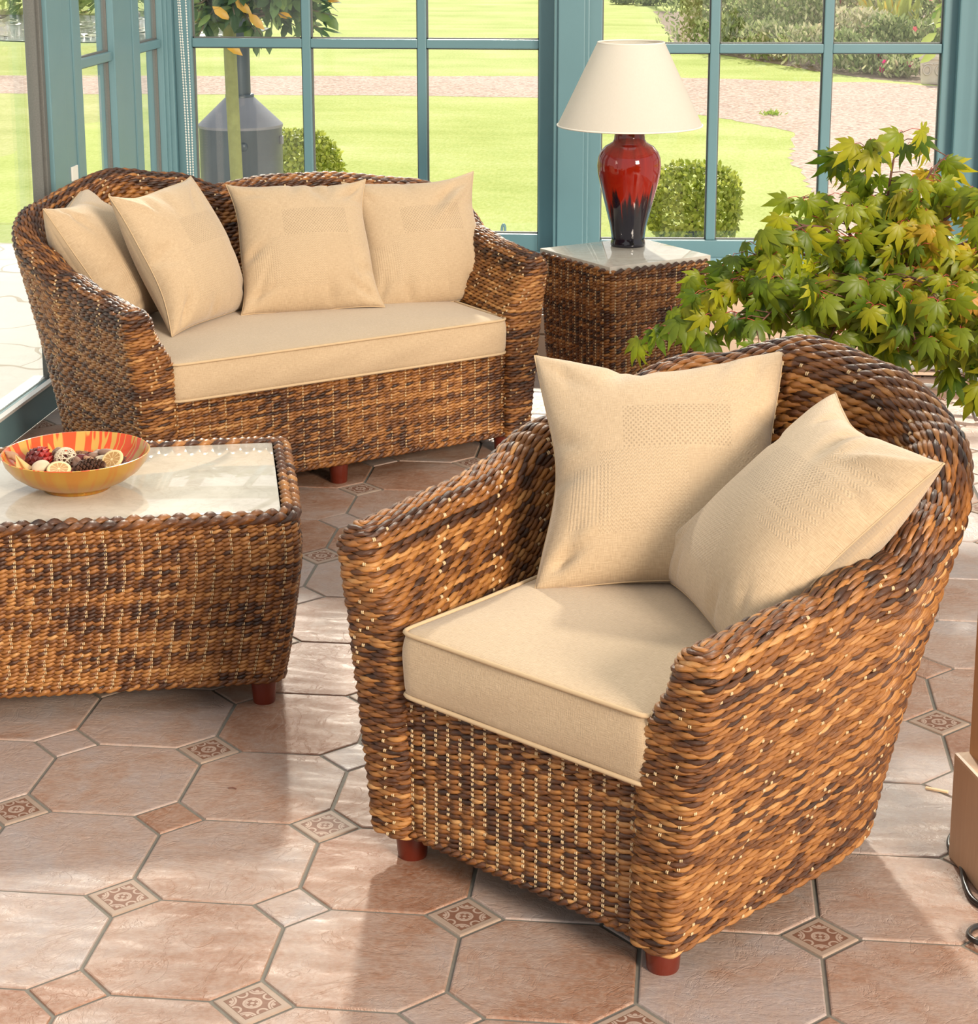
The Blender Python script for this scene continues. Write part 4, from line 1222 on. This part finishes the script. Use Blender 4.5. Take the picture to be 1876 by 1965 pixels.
def oval_leaf(w=.32, bend=.12):
    V = [(0, 0, 0), (.3, -w * .8, -.02), (.3, 0, .03), (.3, w * .8, -.02), (.65, -w * .75, -bend * .6), (.65, 0, -bend * .3), (.65, w * .75, -bend * .6), (1, 0, -bend)]
    return V, [(0, 1, 2), (0, 2, 3), (1, 4, 5, 2), (2, 5, 6, 3), (4, 7, 5), (5, 7, 6)]
def maple_leaf():
    """seven pointed lobes around the stalk"""
    V = [(0, 0, 0)]; F = []
    lobes = [(0, 1.0, .150), (.62, .88, .140), (-.62, .88, .140), (1.18, .66, .115), (-1.18, .66, .115), (1.80, .36, .075), (-1.80, .36, .075)]
    for a, L, w in lobes:
        c, s_ = math.cos(a), math.sin(a)
        def pt(x, y, z): return (c * x - s_ * y, s_ * x + c * y, z)
        i = len(V)
        droop = -.30 * L
        V += [pt(L * .30, -w * .72, -.01), pt(L * .30, 0, .035), pt(L * .30, w * .72, -.01), pt(L * .55, -w, droop * .4 - .015), pt(L * .55, 0, droop * .4 + .02), pt(L * .55, w, droop * .4 - .015), pt(L * .80, -w * .42, droop * .8), pt(L * .80, w * .42, droop * .8), pt(L, 0, droop * 1.5)]
        F += [(0, i, i + 1), (0, i + 1, i + 2), (i, i + 3, i + 4, i + 1), (i + 1, i + 4, i + 5, i + 2), (i + 3, i + 6, i + 4), (i + 4, i + 6, i + 8, i + 7), (i + 4, i + 7, i + 5)]
    return V, F

# ------------------------------------------------------------------ potted japanese maple
r = np.random.default_rng(31)
mp = empty('potted_maple', (1.42, 2.12, 0)); tag(mp, 'green and orange leaved maple in a pot behind the armchair', 'potted tree')
b = MB(); b.lathe([(0, .002), (.13, .002), (.14, .01), (.168, .30), (.178, .305), (.178, .335), (.166, .335), (.158, .29), (0, .285)], 40)
autosmooth(b.build('pot', M['black_plastic'], mp, True))
b = MB(); b.lathe([(.16, .29), (.08, .297), (0, .30)], 24); b.build('soil', M['soil'], mp, True)
tw = MB(); lf = []; pet = MB()
TOP = Vector((.02, .02, .62))
tw.tube(smooth_path([(-.02, .03, .28), (.0, .02, .42), (.03, .03, .55), (.02, .04, .66)], 6), [.020] * 7 + [.018] * 7 + [.016] * 5, 8)
# main limbs: (end point, mid lift, number of twigs)
limbs = [((-.50, -.02, .63), .13, 13), ((-.52, -.04, .54), .18, 10), ((-.36, .12, .72), .12, 11), ((-.22, -.16, .86), .12, 11), ((-.05, .12, .98), .08, 10), ((.06, -.05, 1.10), .06, 9), ((.20, .05, 1.04), .08, 10),
         ((.34, -.08, .96), .09, 11), ((.46, .06, .82), .10, 11), ((.50, -.10, .66), .10, 12), ((.30, -.20, .66), .10, 10), ((.40, .1, .50), .12, 10), ((.16, -.22, .70), .10, 9), ((-.10, -.22, .70), .10, 9), ((-.30, -.15, .60), .12, 10), ((.22, .2, .84), .08, 8), ((-.16, .2, .66), .1, 8), ((.12, -.2, .56), .12, 8), ((.34, -.2, .52), .12, 8), ((-.42, .05, .52), .14, 9), ((-.12, -.1, .50), .12, 9), ((.08, -.05, .46), .1, 9), ((.26, 0, .40), .1, 9), ((.44, -.05, .42), .1, 9), ((-.14, .0, .92), .1, 8), ((.15, 0, .92), .08, 7), ((.30, .05, .80), .06, 7)]
ML_ = maple_leaf()
for (e, lift, nt) in limbs:
    e = Vector(e); s0 = Vector((.02, .035, .55 + .10 * min(1, max(0, (e.z - .5)))))
    mid = s0.lerp(e, .5) + Vector((0, 0, lift))
    path = smooth_path([s0, s0.lerp(mid, .5) + Vector((0, 0, .02)), mid, mid.lerp(e, .55) + Vector((0, 0, .02)), e], 6)
    n = len(path)
    tw.tube(path, [.0065 - .0050 * i / n for i in range(n)], 5)
    nt = int(nt * 1.45)
    for k in range(nt):
        q = .30 + .70 * (k + r.random() * .6) / nt
        base = path[min(n - 1, int(q * (n - 1)))]
        dirh = Vector((r.normal(), r.normal() * .9 - .25, r.uniform(-.5, .4))).normalized()
        if e.x < -.2: dirh = (dirh + Vector((-.5, 0, -.1))).normalized()
        tip = base + dirh * r.uniform(.04, .10)
        tw.tube([base, base.lerp(tip, .5) + Vector((0, 0, .008)), tip], [.0016, .0013, .0010], 4)
        for c in range(r.integers(1, 4) if lift > .085 else r.integers(2, 4)):
            pd = Vector((r.normal() * .6, -abs(r.normal()) * .5 - .1, r.uniform(-.35, .3))).normalized()
            lp = tip + pd * r.uniform(.018, .045)
            pet.tube([tip, tip.lerp(lp, .5) + Vector((0, 0, .006)), lp], .0009, 4)
            # leaf hangs outwards and down, face up and towards the light
            ld = Vector((pd.x * .7 + r.normal() * .28, pd.y * .45 + r.normal() * .22, -.75 - r.random() * .45))
            nm = Vector((r.normal() * .65, -.80 + r.normal() * .45, .50 + r.normal() * .35))
            red = max(0, min(1, (lp.x + .02) / .2)) * max(0, min(1, (lp.z - .62) / .2)) * max(0, min(1, (1.02 - lp.z) / .15))
            tone = r.beta(1.5, 2.5) * .68 + red * r.random() * .55
            if r.random() < .002: tone = 1.0
            lf.append((lp, ld, nm, r.uniform(.054, .088), min(1, tone)))
tw.V += pet.V; tw.F += [[q + tw.n for q in f] for f in pet.F]; tw.M += [1] * len(pet.F)
tw.build('branches', [M['twig'], M['petiole']], mp, True)
leaves_mesh('foliage', M['maple'], mp, lf, ML_)

# ------------------------------------------------------------------ geranium on the ledge (right)
ger = empty('potted_geranium', (2.03, 4.36, .30)); tag(ger, 'red flowering geranium on the window ledge at the far right', 'potted plant')
b = MB(); b.lathe([(0, 0), (.05, 0), (.065, .09), (.07, .09), (.07, .11), (.06, .11), (.055, .08), (0, .08)], 24); autosmooth(b.build('pot', M['terracotta'], ger, True))
sp = []; sp2 = []
for i in range(60):
    d = Vector((r.normal(), r.normal(), r.uniform(-.1, 1))).normalized(); p = Vector((0, 0, .12)) + d * r.uniform(.02, .08)
    sp.append((p, d + Vector((0, 0, -.3)), Vector((0, -.4, 1)), .05, r.random() * .6))
for i in range(46):
    d = Vector((r.normal(), r.normal(), r.normal())).normalized(); p = Vector((-.012, -.02, .205)) + d * .03
    sp2.append((p, d, Vector((0, -1, .5)), .026, r.random()))
leaves_mesh('foliage', M['bright_leaf'], ger, sp, oval_leaf(.5)); leaves_mesh('blossom', M['petal_red'], ger, sp2, oval_leaf(.5))
b = MB(); b.tube([(0, 0, .09), (-.01, -.01, .2)], .003, 6); b.build('stem', M['green_bark'], ger, True)

# ------------------------------------------------------------------ garden
ZG = -.12
def ragged(pts, step=.12, amp=.035):
    out = []
    P = pts + [pts[0]]
    for a, b_ in zip(P[:-1], P[1:]):
        L = math.hypot(b_[0] - a[0], b_[1] - a[1]); n_ = max(1, min(150, int(L / step)))
        for k in range(n_):
            f = k / n_; out.append((a[0] + (b_[0] - a[0]) * f + r.uniform(-amp, amp), a[1] + (b_[1] - a[1]) * f + r.uniform(-amp, amp)))
    return out
def ground(name, pts, mat, z):
    o = mesh_obj(name, np.array([(x, y, z) for x, y in pts]), [list(range(len(pts)))], mat, None, False)
    return st(o)
ground('lawn', [(-40, 6.9), (30, 6.9), (40, 70), (-60, 70)], M['lawn'], ZG)
ground('patio', [(-9, -4), (-1.24, -4), (-1.24, 4.84), (4.5, 4.84), (4.5, 6.95), (-9, 6.95)], M['paving'], ZG + .012)
ground('garden_path', ragged([(-14, 15.1), (-5.6, 15.18), (-2.2, 15.30), (-.55, 15.24), (.5, 14.5), (1.1, 13.71), (1.45, 13.15), (1.74, 12.61), (1.70, 11.8), (1.64, 11.14), (1.67, 10.13), (1.71, 9.34), (1.72, 6.96), (9, 6.96), (9, 16.0), (3.5, 16.6), (2.71, 17.15), (2.35, 17.06), (1.82, 17.19), (1.02, 17.43), (-.75, 17.53), (-2.6, 17.37), (-6.3, 17.12), (-14, 16.9)]), M['gravel'], ZG + .0015)
ground('border_soil', ragged([(.7, 21.6), (1.17, 20.7), (1.9, 19.15), (2.36, 18.17), (2.75, 17.5), (3.54, 16.6), (9, 15.9), (12, 30), (.2, 30)]), M['soil'], ZG + .002)
# grass tuft in the gravel
sp = [(Vector((1.60 + r.normal() * .045, 13.9 + r.normal() * .05, ZG + .005)), Vector((r.normal() * .8, r.normal() * .8, .7)), Vector((0, -1, .4)), r.uniform(.03, .055), r.random() * .6) for i in range(90)]
o = leaves_mesh('grass_tuft', M['bright_leaf'], None, sp, oval_leaf(.12)); tag(o, 'small tuft of grass growing in the gravel drive', 'grass tuft', None, 'stuff')

def shrub(name, label, cat, loc, rad, n, mat, leaf, size, tone=(0, 1), hollow=.75, group=None, stem=True, square=2.0):
    root = empty(name, loc); tag(root, label, cat, group)
    sp = []
    for i in range(n):
        d = r.normal(size=3); d /= np.linalg.norm(d) + 1e-9
        if square != 2.0: d = d / (np.sum(np.abs(d) ** square) ** (1 / square))
        k = r.uniform(hollow, 1.03)
        p = Vector((d[0] * rad[0] * k, d[1] * rad[1] * k, rad[2] + d[2] * rad[2] * k))
        nm = Vector(d) + Vector(r.normal(size=3)) * .6
        ld = Vector(r.normal(size=3)) + Vector((0, 0, .5))
        sp.append((p, ld, nm, size * r.uniform(.7, 1.2), tone[0] + (tone[1] - tone[0]) * (.75 * r.random() + .25 * k)))
    leaves_mesh('foliage', mat, root, sp, leaf)
    if stem:
        b = MB(); b.tube([(0, 0, 0), (0, 0, rad[2] * 1.0)], .02 + .02 * rad[0], 7); b.build('stem', M['bark'], root, True)
    return root
OL = oval_leaf(.34)
shrub('box_bush', 'clipped round green box bush behind the stove, left of the sofa pillows', 'bush', (-1.37, 8.15, ZG), (.255, .26, .25), 4600, M['box'], OL, .034, hollow=.86)
shrub('box_bush', 'clipped green box bush on the patio edge behind the red lamp', 'bush', (.953, 7.38, ZG), (.245, .25, .212), 4600, M['box'], OL, .034, hollow=.86, square=3.0)

# stove on the patio
stv = empty('garden_stove', (-1.272, 6.30, ZG + .012)); tag(stv, 'grey cylindrical steel garden stove with conical top and flue outside the left window', 'stove')
R_ = .204
b = MB(); b.lathe([(0, .0), (R_, 0), (R_, .728)], 64); b.build('body', M['steel'], stv, True)
b = MB(); b.lathe([(R_ + .004, .722), (R_ + .004, .735), (.065, .872), (0, .874)], 64); autosmooth(b.build('cone_top', M['steel_light'], stv, True), 30)
b = MB(); b.lathe([(.055, .85), (.055, 2.6)], 40); b.lathe([(.07, .868), (.07, .882), (.055, .882)], 40); b.build('flue', M['steel'], stv, True)
b = MB(); b.lathe([(0, .006), (.020, .006), (.022, 0)], 20); o = b.build('vent_plug', M['steel'], stv, True); o.location = (.058, -R_ * .955, .645); o.rotation_euler = (PI / 2, 0, .29)
b = MB(); b.box((R_ - .002, -.03, .64), (R_ + .012, .0, .68), bev=.003); b.build('latch', M['steel_light'], stv)

# bay tree (standard) outside
bt = empty('bay_tree', (-1.145, 5.62, ZG)); tag(bt, 'standard bay tree with slim green trunk and leafy crown just outside the left window', 'tree')
b = MB(); b.tube(smooth_path([(.018, 0, 0), (.014, 0, .45), (.006, 0, .80), (.0, 0, 1.12), (.0, 0, 1.35)], 8), .030, 12); b.build('trunk', M['green_bark'], bt, True)
sp = []; tw = MB()
for i in range(240):
    a = r.uniform(0, 2 * PI); el = r.uniform(-.95, .8)
    d = Vector((math.cos(a) * math.cos(el), math.sin(a) * math.cos(el), math.sin(el)))
    tip = Vector((.13, 0, 1.60)) + Vector((d.x * .46, d.y * .40, d.z * .50)) * r.uniform(.55, 1.0)
    tw.tube([Vector((-.015, 0, 1.32)).lerp(tip, .25), Vector((0, 0, 1.4)).lerp(tip, .6) + Vector((0, 0, .02)), tip], [.008, .005, .002], 5)
    for k in range(r.integers(6, 11)):
        t_ = r.uniform(.62, 1.0); p = Vector((0, 0, 1.42)).lerp(tip, t_)
        ld = (d + Vector(r.normal(size=3)) * .8); nm = Vector((r.normal() * .6, r.normal() * .6 - .3, 1))
        tone = r.random() * .8
        if r.random() < .018: tone = .97
        sp.append((p, ld, nm, r.uniform(.07, .115), tone))
for (x, z) in ((.14, 1.19), (.17, 1.20), (.20, 1.20), (.155, 1.22), (.215, 1.24)):
    sp.append((Vector((x, -.1, z + .03)), Vector((r.normal() * .3 + .1, 0, -1)), Vector((0, -1, .2)), .085, .3))
for (x, z, q) in ((.05, 1.18, .05), (.10, 1.36, .0), (.16, 1.30, -.1), (.0, 1.33, .1)):
    sp.append((Vector((x, -.3, z + .04)), Vector((.6 + q, 0, -.5)), Vector((0, -1, .4)), .10, .97))
leaves_mesh('foliage', M['bay'], bt, sp, oval_leaf(.24)); tw.build('branches', M['bark'], bt, True)

# leafy shrub just outside the right window edge
rs = empty('laurel_shrub', (2.20, 6.35, ZG)); tag(rs, 'yellow-green leaved laurel shrub outside at the top right window corner', 'shrub')
sp = []; tw = MB()
for i in range(46):
    d = Vector((r.normal(), r.normal() * .6, r.normal() * .8)).normalized(); tip = Vector((.06, 0, 1.55)) + Vector((d.x * .36, d.y * .3, d.z * .42)) * r.uniform(.5, 1)
    tw.tube([(0.05, 0, 1.0), Vector((.05, 0, 1.3)).lerp(tip, .6), tip], [.008, .004, .002], 5)
    for k in range(7):
        sp.append((Vector((.05, 0, 1.4)).lerp(tip, r.uniform(.6, 1)), d + Vector(r.normal(size=3)) * .8, Vector((r.normal() * .5, -.4, 1)), r.uniform(.07, .10), r.random() if r.random() > .04 else 1))
for q in ((-.17, 1.10), (-.13, 1.08), (-.14, 1.16)):
    sp.append((Vector((q[0], -.1, q[1] + .05)), Vector((-.6, 0, -.4)), Vector((0, -.8, .8)), .10, .7))
leaves_mesh('foliage', M['bright_leaf'], rs, sp, oval_leaf(.27)); tw.tube([(0.05, 0, 0), (.05, 0, 1.1)], .015, 7); tw.build('branches', M['bark'], rs, True)

# stone trough
tr_ = empty('stone_planter', (3.33, 17.05, ZG), -.1); tag(tr_, 'square weathered stone planter with carved sides at the end of the gravel drive', 'planter')
b = MB()
b.lathe([(.0, 0), (.155, 0), (.165, .02), (.185, .24), (.205, .25), (.208, .285), (.175, .285), (.165, .24), (0, .235)], 4)
o = b.build('trough', M['stone'], tr_); o.rotation_euler.z = PI / 4
b = MB()
for sx in (-1, 1):
    b.tube([(sx * .06 + .035 * math.cos(t), -.128 - .012 * 1, .14 + .045 * math.sin(t)) for t in np.linspace(0, 2 * PI, 20)[:-1]], .008, 6, closed=True)
    b.tube(smooth_path([(sx * .005, -.135, .20), (sx * .05, -.138, .21), (sx * .10, -.136, .19)], 6), .008, 6)
b.build('carved_relief', M['stone'], tr_, True)

# flower border: individual plants
def border_plant(i, x, y, w, h, tone, blossom, style):
    names = {'grey': ('grey-green feathery border plant', 'border_plant'), 'dry': ('tall straw-coloured dried border plant', 'border_plant'), 'green': ('bushy mid green border plant', 'border_plant'), 'spiky': ('spiky yellow-green sword-leaved plant', 'border_plant')}
    root = empty('border_plant', (x, y, ZG)); 
    sp = []
    n = int(420 + 1700 * w * h)
    for k in range(n):
        if style == 'spiky':
            a = r.uniform(0, 2 * PI); d = Vector((math.cos(a) * .45, math.sin(a) * .45, 1)); sp.append((Vector((r.normal() * .05, r.normal() * .05, 0)), d + Vector(r.normal(size=3)) * .15, Vector((0, -1, .2)), h * r.uniform(.6, 1.05), .75 + .25 * r.random()))
            if k > 60: break
            continue
        q = r.random() ** .8
        rr = w * (.55 + .45 * math.sin(PI * min(1, q * .9 + .1)))
        p = Vector((r.normal() * rr * .42, r.normal() * rr * .42, q * h))
        d = Vector((r.normal() * .7, r.normal() * .7, .9)); nm = Vector((r.normal(), -1, r.normal() * .6 + .3))
        sp.append((p, d, nm, r.uniform(.04, .10), min(1, max(0, tone + r.normal() * .18))))
    mat = M['bright_leaf'] if style == 'spiky' else M['border']
    leaves_mesh('foliage', mat, root, sp, oval_leaf(.06 if style == 'spiky' else .22))
    if blossom:
        fs = []
        for k in range(blossom):
            c = Vector((r.normal() * w * .4, -abs(r.normal()) * w * .35, h * r.uniform(.45, 1.05)))
            for q in range(6):
                a = q * PI / 3; fs.append((c, Vector((math.cos(a), -.2, math.sin(a))), Vector((0, -1, .3)), .035, (i * .37) % 1))
        leaves_mesh('blossom', M['petal'], root, fs, oval_leaf(.4))
    return root
plants = [(.95, 21.9, .55, .75, .30, 0, 'grey', 'low grey-green feathery plant at the left end of the flower border'),
          (1.25, 22.6, .6, 1.2, .35, 6, 'grey', 'grey-green plant with pink flowers behind the left end of the border'),
          (1.70, 21.0, .6, .95, .28, 0, 'green', 'green bushy plant left of the straw-coloured stems in the border'),
          (2.15, 20.4, .55, .8, .40, 0, 'green', 'mixed green plant at the front of the border, left of the dry stems'),
          (2.15, 22.0, .7, 1.5, .62, 8, 'dry', 'tall dry straw-coloured plant with orange flowers at the back of the border'),
          (2.75, 21.0, .65, 1.35, .72, 5, 'dry', 'tall straw-coloured seed stems in the centre of the border'),
          (2.75, 19.3, .5, .6, .66, 0, 'dry', 'short dry brown plant at the front of the border beside the lawn'),
          (3.05, 18.9, .45, .55, .25, 0, 'green', 'low dark green plant at the front of the border behind the muntin'),
          (3.25, 20.3, .3, .95, .9, 0, 'spiky', 'spiky yellow-green sword-leaved plant in the border'),
          (3.60, 21.3, .75, 1.5, .35, 9, 'green', 'tall green plant with pale flowers behind the sword-leaved plant'),
          (3.45, 18.8, .5, .5, .32, 2, 'green', 'low green plant with a pink bloom left of the stone planter'),
          (3.05, 17.7, .30, .16, .45, 5, 'green', 'small variegated ground-cover plant beside the stone planter'),
          (3.95, 19.6, .6, .95, .30, 8, 'green', 'green plant with magenta flowers behind the stone planter'),
          (4.25, 21.0, .8, 1.55, .38, 9, 'green', 'tall green plant with magenta flowers at the right end of the border'),
          (3.82, 17.6, .35, .5, .22, 3, 'green', 'dark green plant right of the stone planter'),
          (1.30, 20.75, .42, .42, .30, 0, 'green', 'low leafy plant at the left front edge of the border beside the far lawn'),
          (1.75, 19.85, .42, .42, .45, 0, 'green', 'low olive plant on the lawn edge, left front of the border'),
          (2.15, 19.10, .40, .42, .55, 0, 'dry', 'low brownish plant on the lawn edge in the middle of the border'),
          (2.52, 18.45, .38, .40, .30, 0, 'green', 'low green plant on the lawn edge next to the window muntin'),
          (2.80, 18.10, .32, .30, .38, 2, 'green', 'small green plant with a pink bloom at the right end of the lawn strip'),
          (2.45, 21.2, .6, 1.1, .55, 6, 'dry', 'mid-height straw plant with red flowers in front of the tall dry stems'),
          (3.35, 22.4, .7, 1.6, .4, 6, 'green', 'tall green plant with pink flowers at the back of the border right of the middle'),
          (1.65, 24.0, .9, 1.7, .50, 6, 'dry', 'tall pale plant at the far back of the border on the left'),
          (2.9, 23.5, .9, 1.8, .45, 6, 'dry', 'tall pale plant at the far back of the border in the middle')]
for i, (x, y, w, h, tone, bl, sty, lab) in enumerate(plants):
    tag(border_plant(i, x, y, w, h, tone, bl, sty), lab, 'border plant', 'plants in the flower border')
# young tree with low shrubs far across the lawn
b = MB(); b.tube([(0, 0, 0), (0, 0, 2.4)], [.08, .06], 10); o = b.build('tree_trunk', M['bark'], None, True); o.location = (-.05, 32.5, ZG); tag(o, 'bare young tree trunk far across the lawn above the lamp', 'tree')
shrub('low_shrub', 'low grey-green shrub left of the far young tree on the lawn', 'shrub', (-.40, 32.3, ZG), (.30, .25, .09), 420, M['border'], OL, .08, (.1, .5), .5, None, False)
shrub('low_shrub', 'low grey-green shrub at the foot of the far young tree', 'shrub', (.05, 31.9, ZG), (.28, .2, .10), 420, M['border'], OL, .08, (.1, .5), .5, None, False)
shrub('low_shrub', 'low grey-green shrub right of the far young tree on the lawn', 'shrub', (.50, 32.2, ZG), (.34, .2, .09), 420, M['border'], OL, .08, (.1, .5), .5, None, False)

# pond with water plants, far left
def water_mat():
    t = NT('pond_water')
    n = t.noise(t.mapping(t.obj(), (1, 2.2, 1)), 2.6, 6, .65)
    t.principled(color=(.10, .12, .08), rough=.08, spec=1.0, normal=t.bump(n, .9, .12))
    return t.m
pts = [(-6.2, 21.97), (-7.7, 21.97), (-9.4, 22.5), (-12.5, 23.2), (-14, 26), (-12, 28.2), (-9.0, 28.0), (-6.9, 27.4), (-5.3, 25), (-5.2, 23.2)]
o = ground('pond', pts, water_mat(), ZG + .012)
M['lily'] = leaf_mat('lily_pad', [(0, (.14, .17, .05)), (1, (.42, .42, .22))], .1, .3)
sp = []
for i in range(260):
    sp.append((Vector((r.uniform(-12, -5.6), r.uniform(22.6, 27.6), ZG + .02 + r.random() * .03)), Vector((r.normal(), r.normal(), r.normal() * .12)), Vector((r.normal() * .12, r.normal() * .12, 1)), r.uniform(.12, .24), r.random()))
o = leaves_mesh('lily_pads', M['lily'], None, sp, oval_leaf(.5, .02)); tag(o, 'floating lily pads scattered over the garden pond', 'lily pads', None, 'stuff')
shrub('pond_reeds', 'yellow-green arching grass clump behind the pond at the far left', 'ornamental grass', (-9.7, 28.6, ZG), (1.0, .7, .55), 900, M['bright_leaf'], oval_leaf(.06), .6, (0, .8), .2, None, False)
shrub('pond_shrub', 'dark grey-green shrub behind the pond seen through the door glass', 'shrub', (-8.4, 29.6, ZG), (.7, .6, .7), 1300, M['border'], OL, .12, (0, .4), .4)
shrub('pond_shrub', 'tall green shrub at the left edge behind the pond', 'shrub', (-11.2, 29.5, ZG), (1.1, .8, .9), 1500, M['border'], OL, .14, (.1, .6), .4)
shrub('pond_shrub', 'bright green grassy shrub on the pond bank seen through the sash', 'shrub', (-7.0, 28.3, ZG), (1.1, .5, .6), 1400, M['bright_leaf'], OL, .11, (0, .6), .4)
for i, (x, y, s_) in enumerate(((-7.75, 27.6, .16), (-8.05, 27.2, .12))):
    o = lump('pond_rock', ['rounded grey rock on the far pond bank', 'smaller grey rock at the water edge of the pond'][i], 'rock', (x, y, ZG + s_ * .6), (s_ * 1.2, s_, s_ * .8), M['stone'], (0, 0, i), 40 + i, .1)

# ------------------------------------------------------------------ garden hose hook outside the sofa
b = MB(); b.tube(smooth_path([(.055, 5.9, ZG), (.06, 5.9, .10), (.063, 5.9, .19), (.070, 5.9, .212), (.078, 5.9, .20), (.078, 5.9, .13)], 8), .006, 6); b.tube(smooth_path([(.078, 5.9, .14), (.10, 5.9, .145), (.125, 5.9, .13), (.135, 5.9, .08), (.135, 5.9, ZG)], 8), .005, 6)
o = b.build('hose_guide', M['teal'], None, True); tag(o, 'thin green hooked hose guide on the lawn edge beyond the sofa arm', 'hose guide')

# ------------------------------------------------------------------ light
sun = bpy.data.lights.new('sun', 'SUN'); sun.energy = 4.4; sun.angle = math.radians(2.6); sun.color = (1.0, .93, .80)
so = bpy.data.objects.new('sun', sun); COL.objects.link(so)
sdir = Vector((-.144, .99, 0)).normalized() * math.cos(math.radians(35)) + Vector((0, 0, math.sin(math.radians(35))))
so.rotation_euler = sdir.to_track_quat('Z', 'Y').to_euler()
room = bpy.data.lights.new('warm_fill', 'AREA'); room.energy = 2300; room.size = 3.4; room.color = (1.0, .86, .70)  # warm fill light added far outside the room to brighten front-right faces
ro = bpy.data.objects.new('warm_fill', room); COL.objects.link(ro); ro.location = (9.0, -9.4, 5.4)
ro.rotation_euler = (Vector((9.0, -9.4, 5.4)) - Vector((.6, 1.2, .3))).to_track_quat('Z', 'Y').to_euler()
w = bpy.data.worlds.new('World'); SC.world = w; w.use_nodes = True
nt = w.node_tree; nt.nodes.clear()
wo = nt.nodes.new('ShaderNodeOutputWorld'); bg = nt.nodes.new('ShaderNodeBackground'); tc = nt.nodes.new('ShaderNodeTexCoord'); sx = nt.nodes.new('ShaderNodeSeparateXYZ'); rp = nt.nodes.new('ShaderNodeValToRGB')
nt.links.new(tc.outputs['Generated'], sx.inputs[0]); nt.links.new(sx.outputs[2], rp.inputs[0]); nt.links.new(rp.outputs[0], bg.inputs[0]); nt.links.new(bg.outputs[0], wo.inputs[0])
e = rp.color_ramp.elements; e[0].position = 0; e[0].color = (1.0, .96, .88, 1); e[1].position = .8; e[1].color = (.88, .93, 1.0, 1)
bg.inputs[1].default_value = .72

# ------------------------------------------------------------------ camera
cam = bpy.data.cameras.new('camera'); co = bpy.data.objects.new('camera', cam); COL.objects.link(co)
cam.sensor_fit = 'HORIZONTAL'; cam.sensor_width = 36.0; cam.lens = 3672.7 / 1876 * 36
cam.shift_x = (938 - 912.42) / 1876; cam.shift_y = -(982.5 - 670.84) / 1876
co.matrix_world = Matrix.Translation((3.2119 * .3, -9.8107 * .3, 5.6272 * .3)) @ Matrix.Rotation(.1155, 4, 'Z') @ Matrix.Rotation(PI / 2 - .2297, 4, 'X') @ Matrix.Rotation(-.0028, 4, 'Z')
cam.clip_start = .05; cam.clip_end = 300
SC.camera = co
vs = SC.view_settings
vs.view_transform = 'Standard'; vs.look = 'None'; vs.exposure = .45; vs.gamma = 1.0
try: vs.use_curve_mapping = False
except Exception: pass
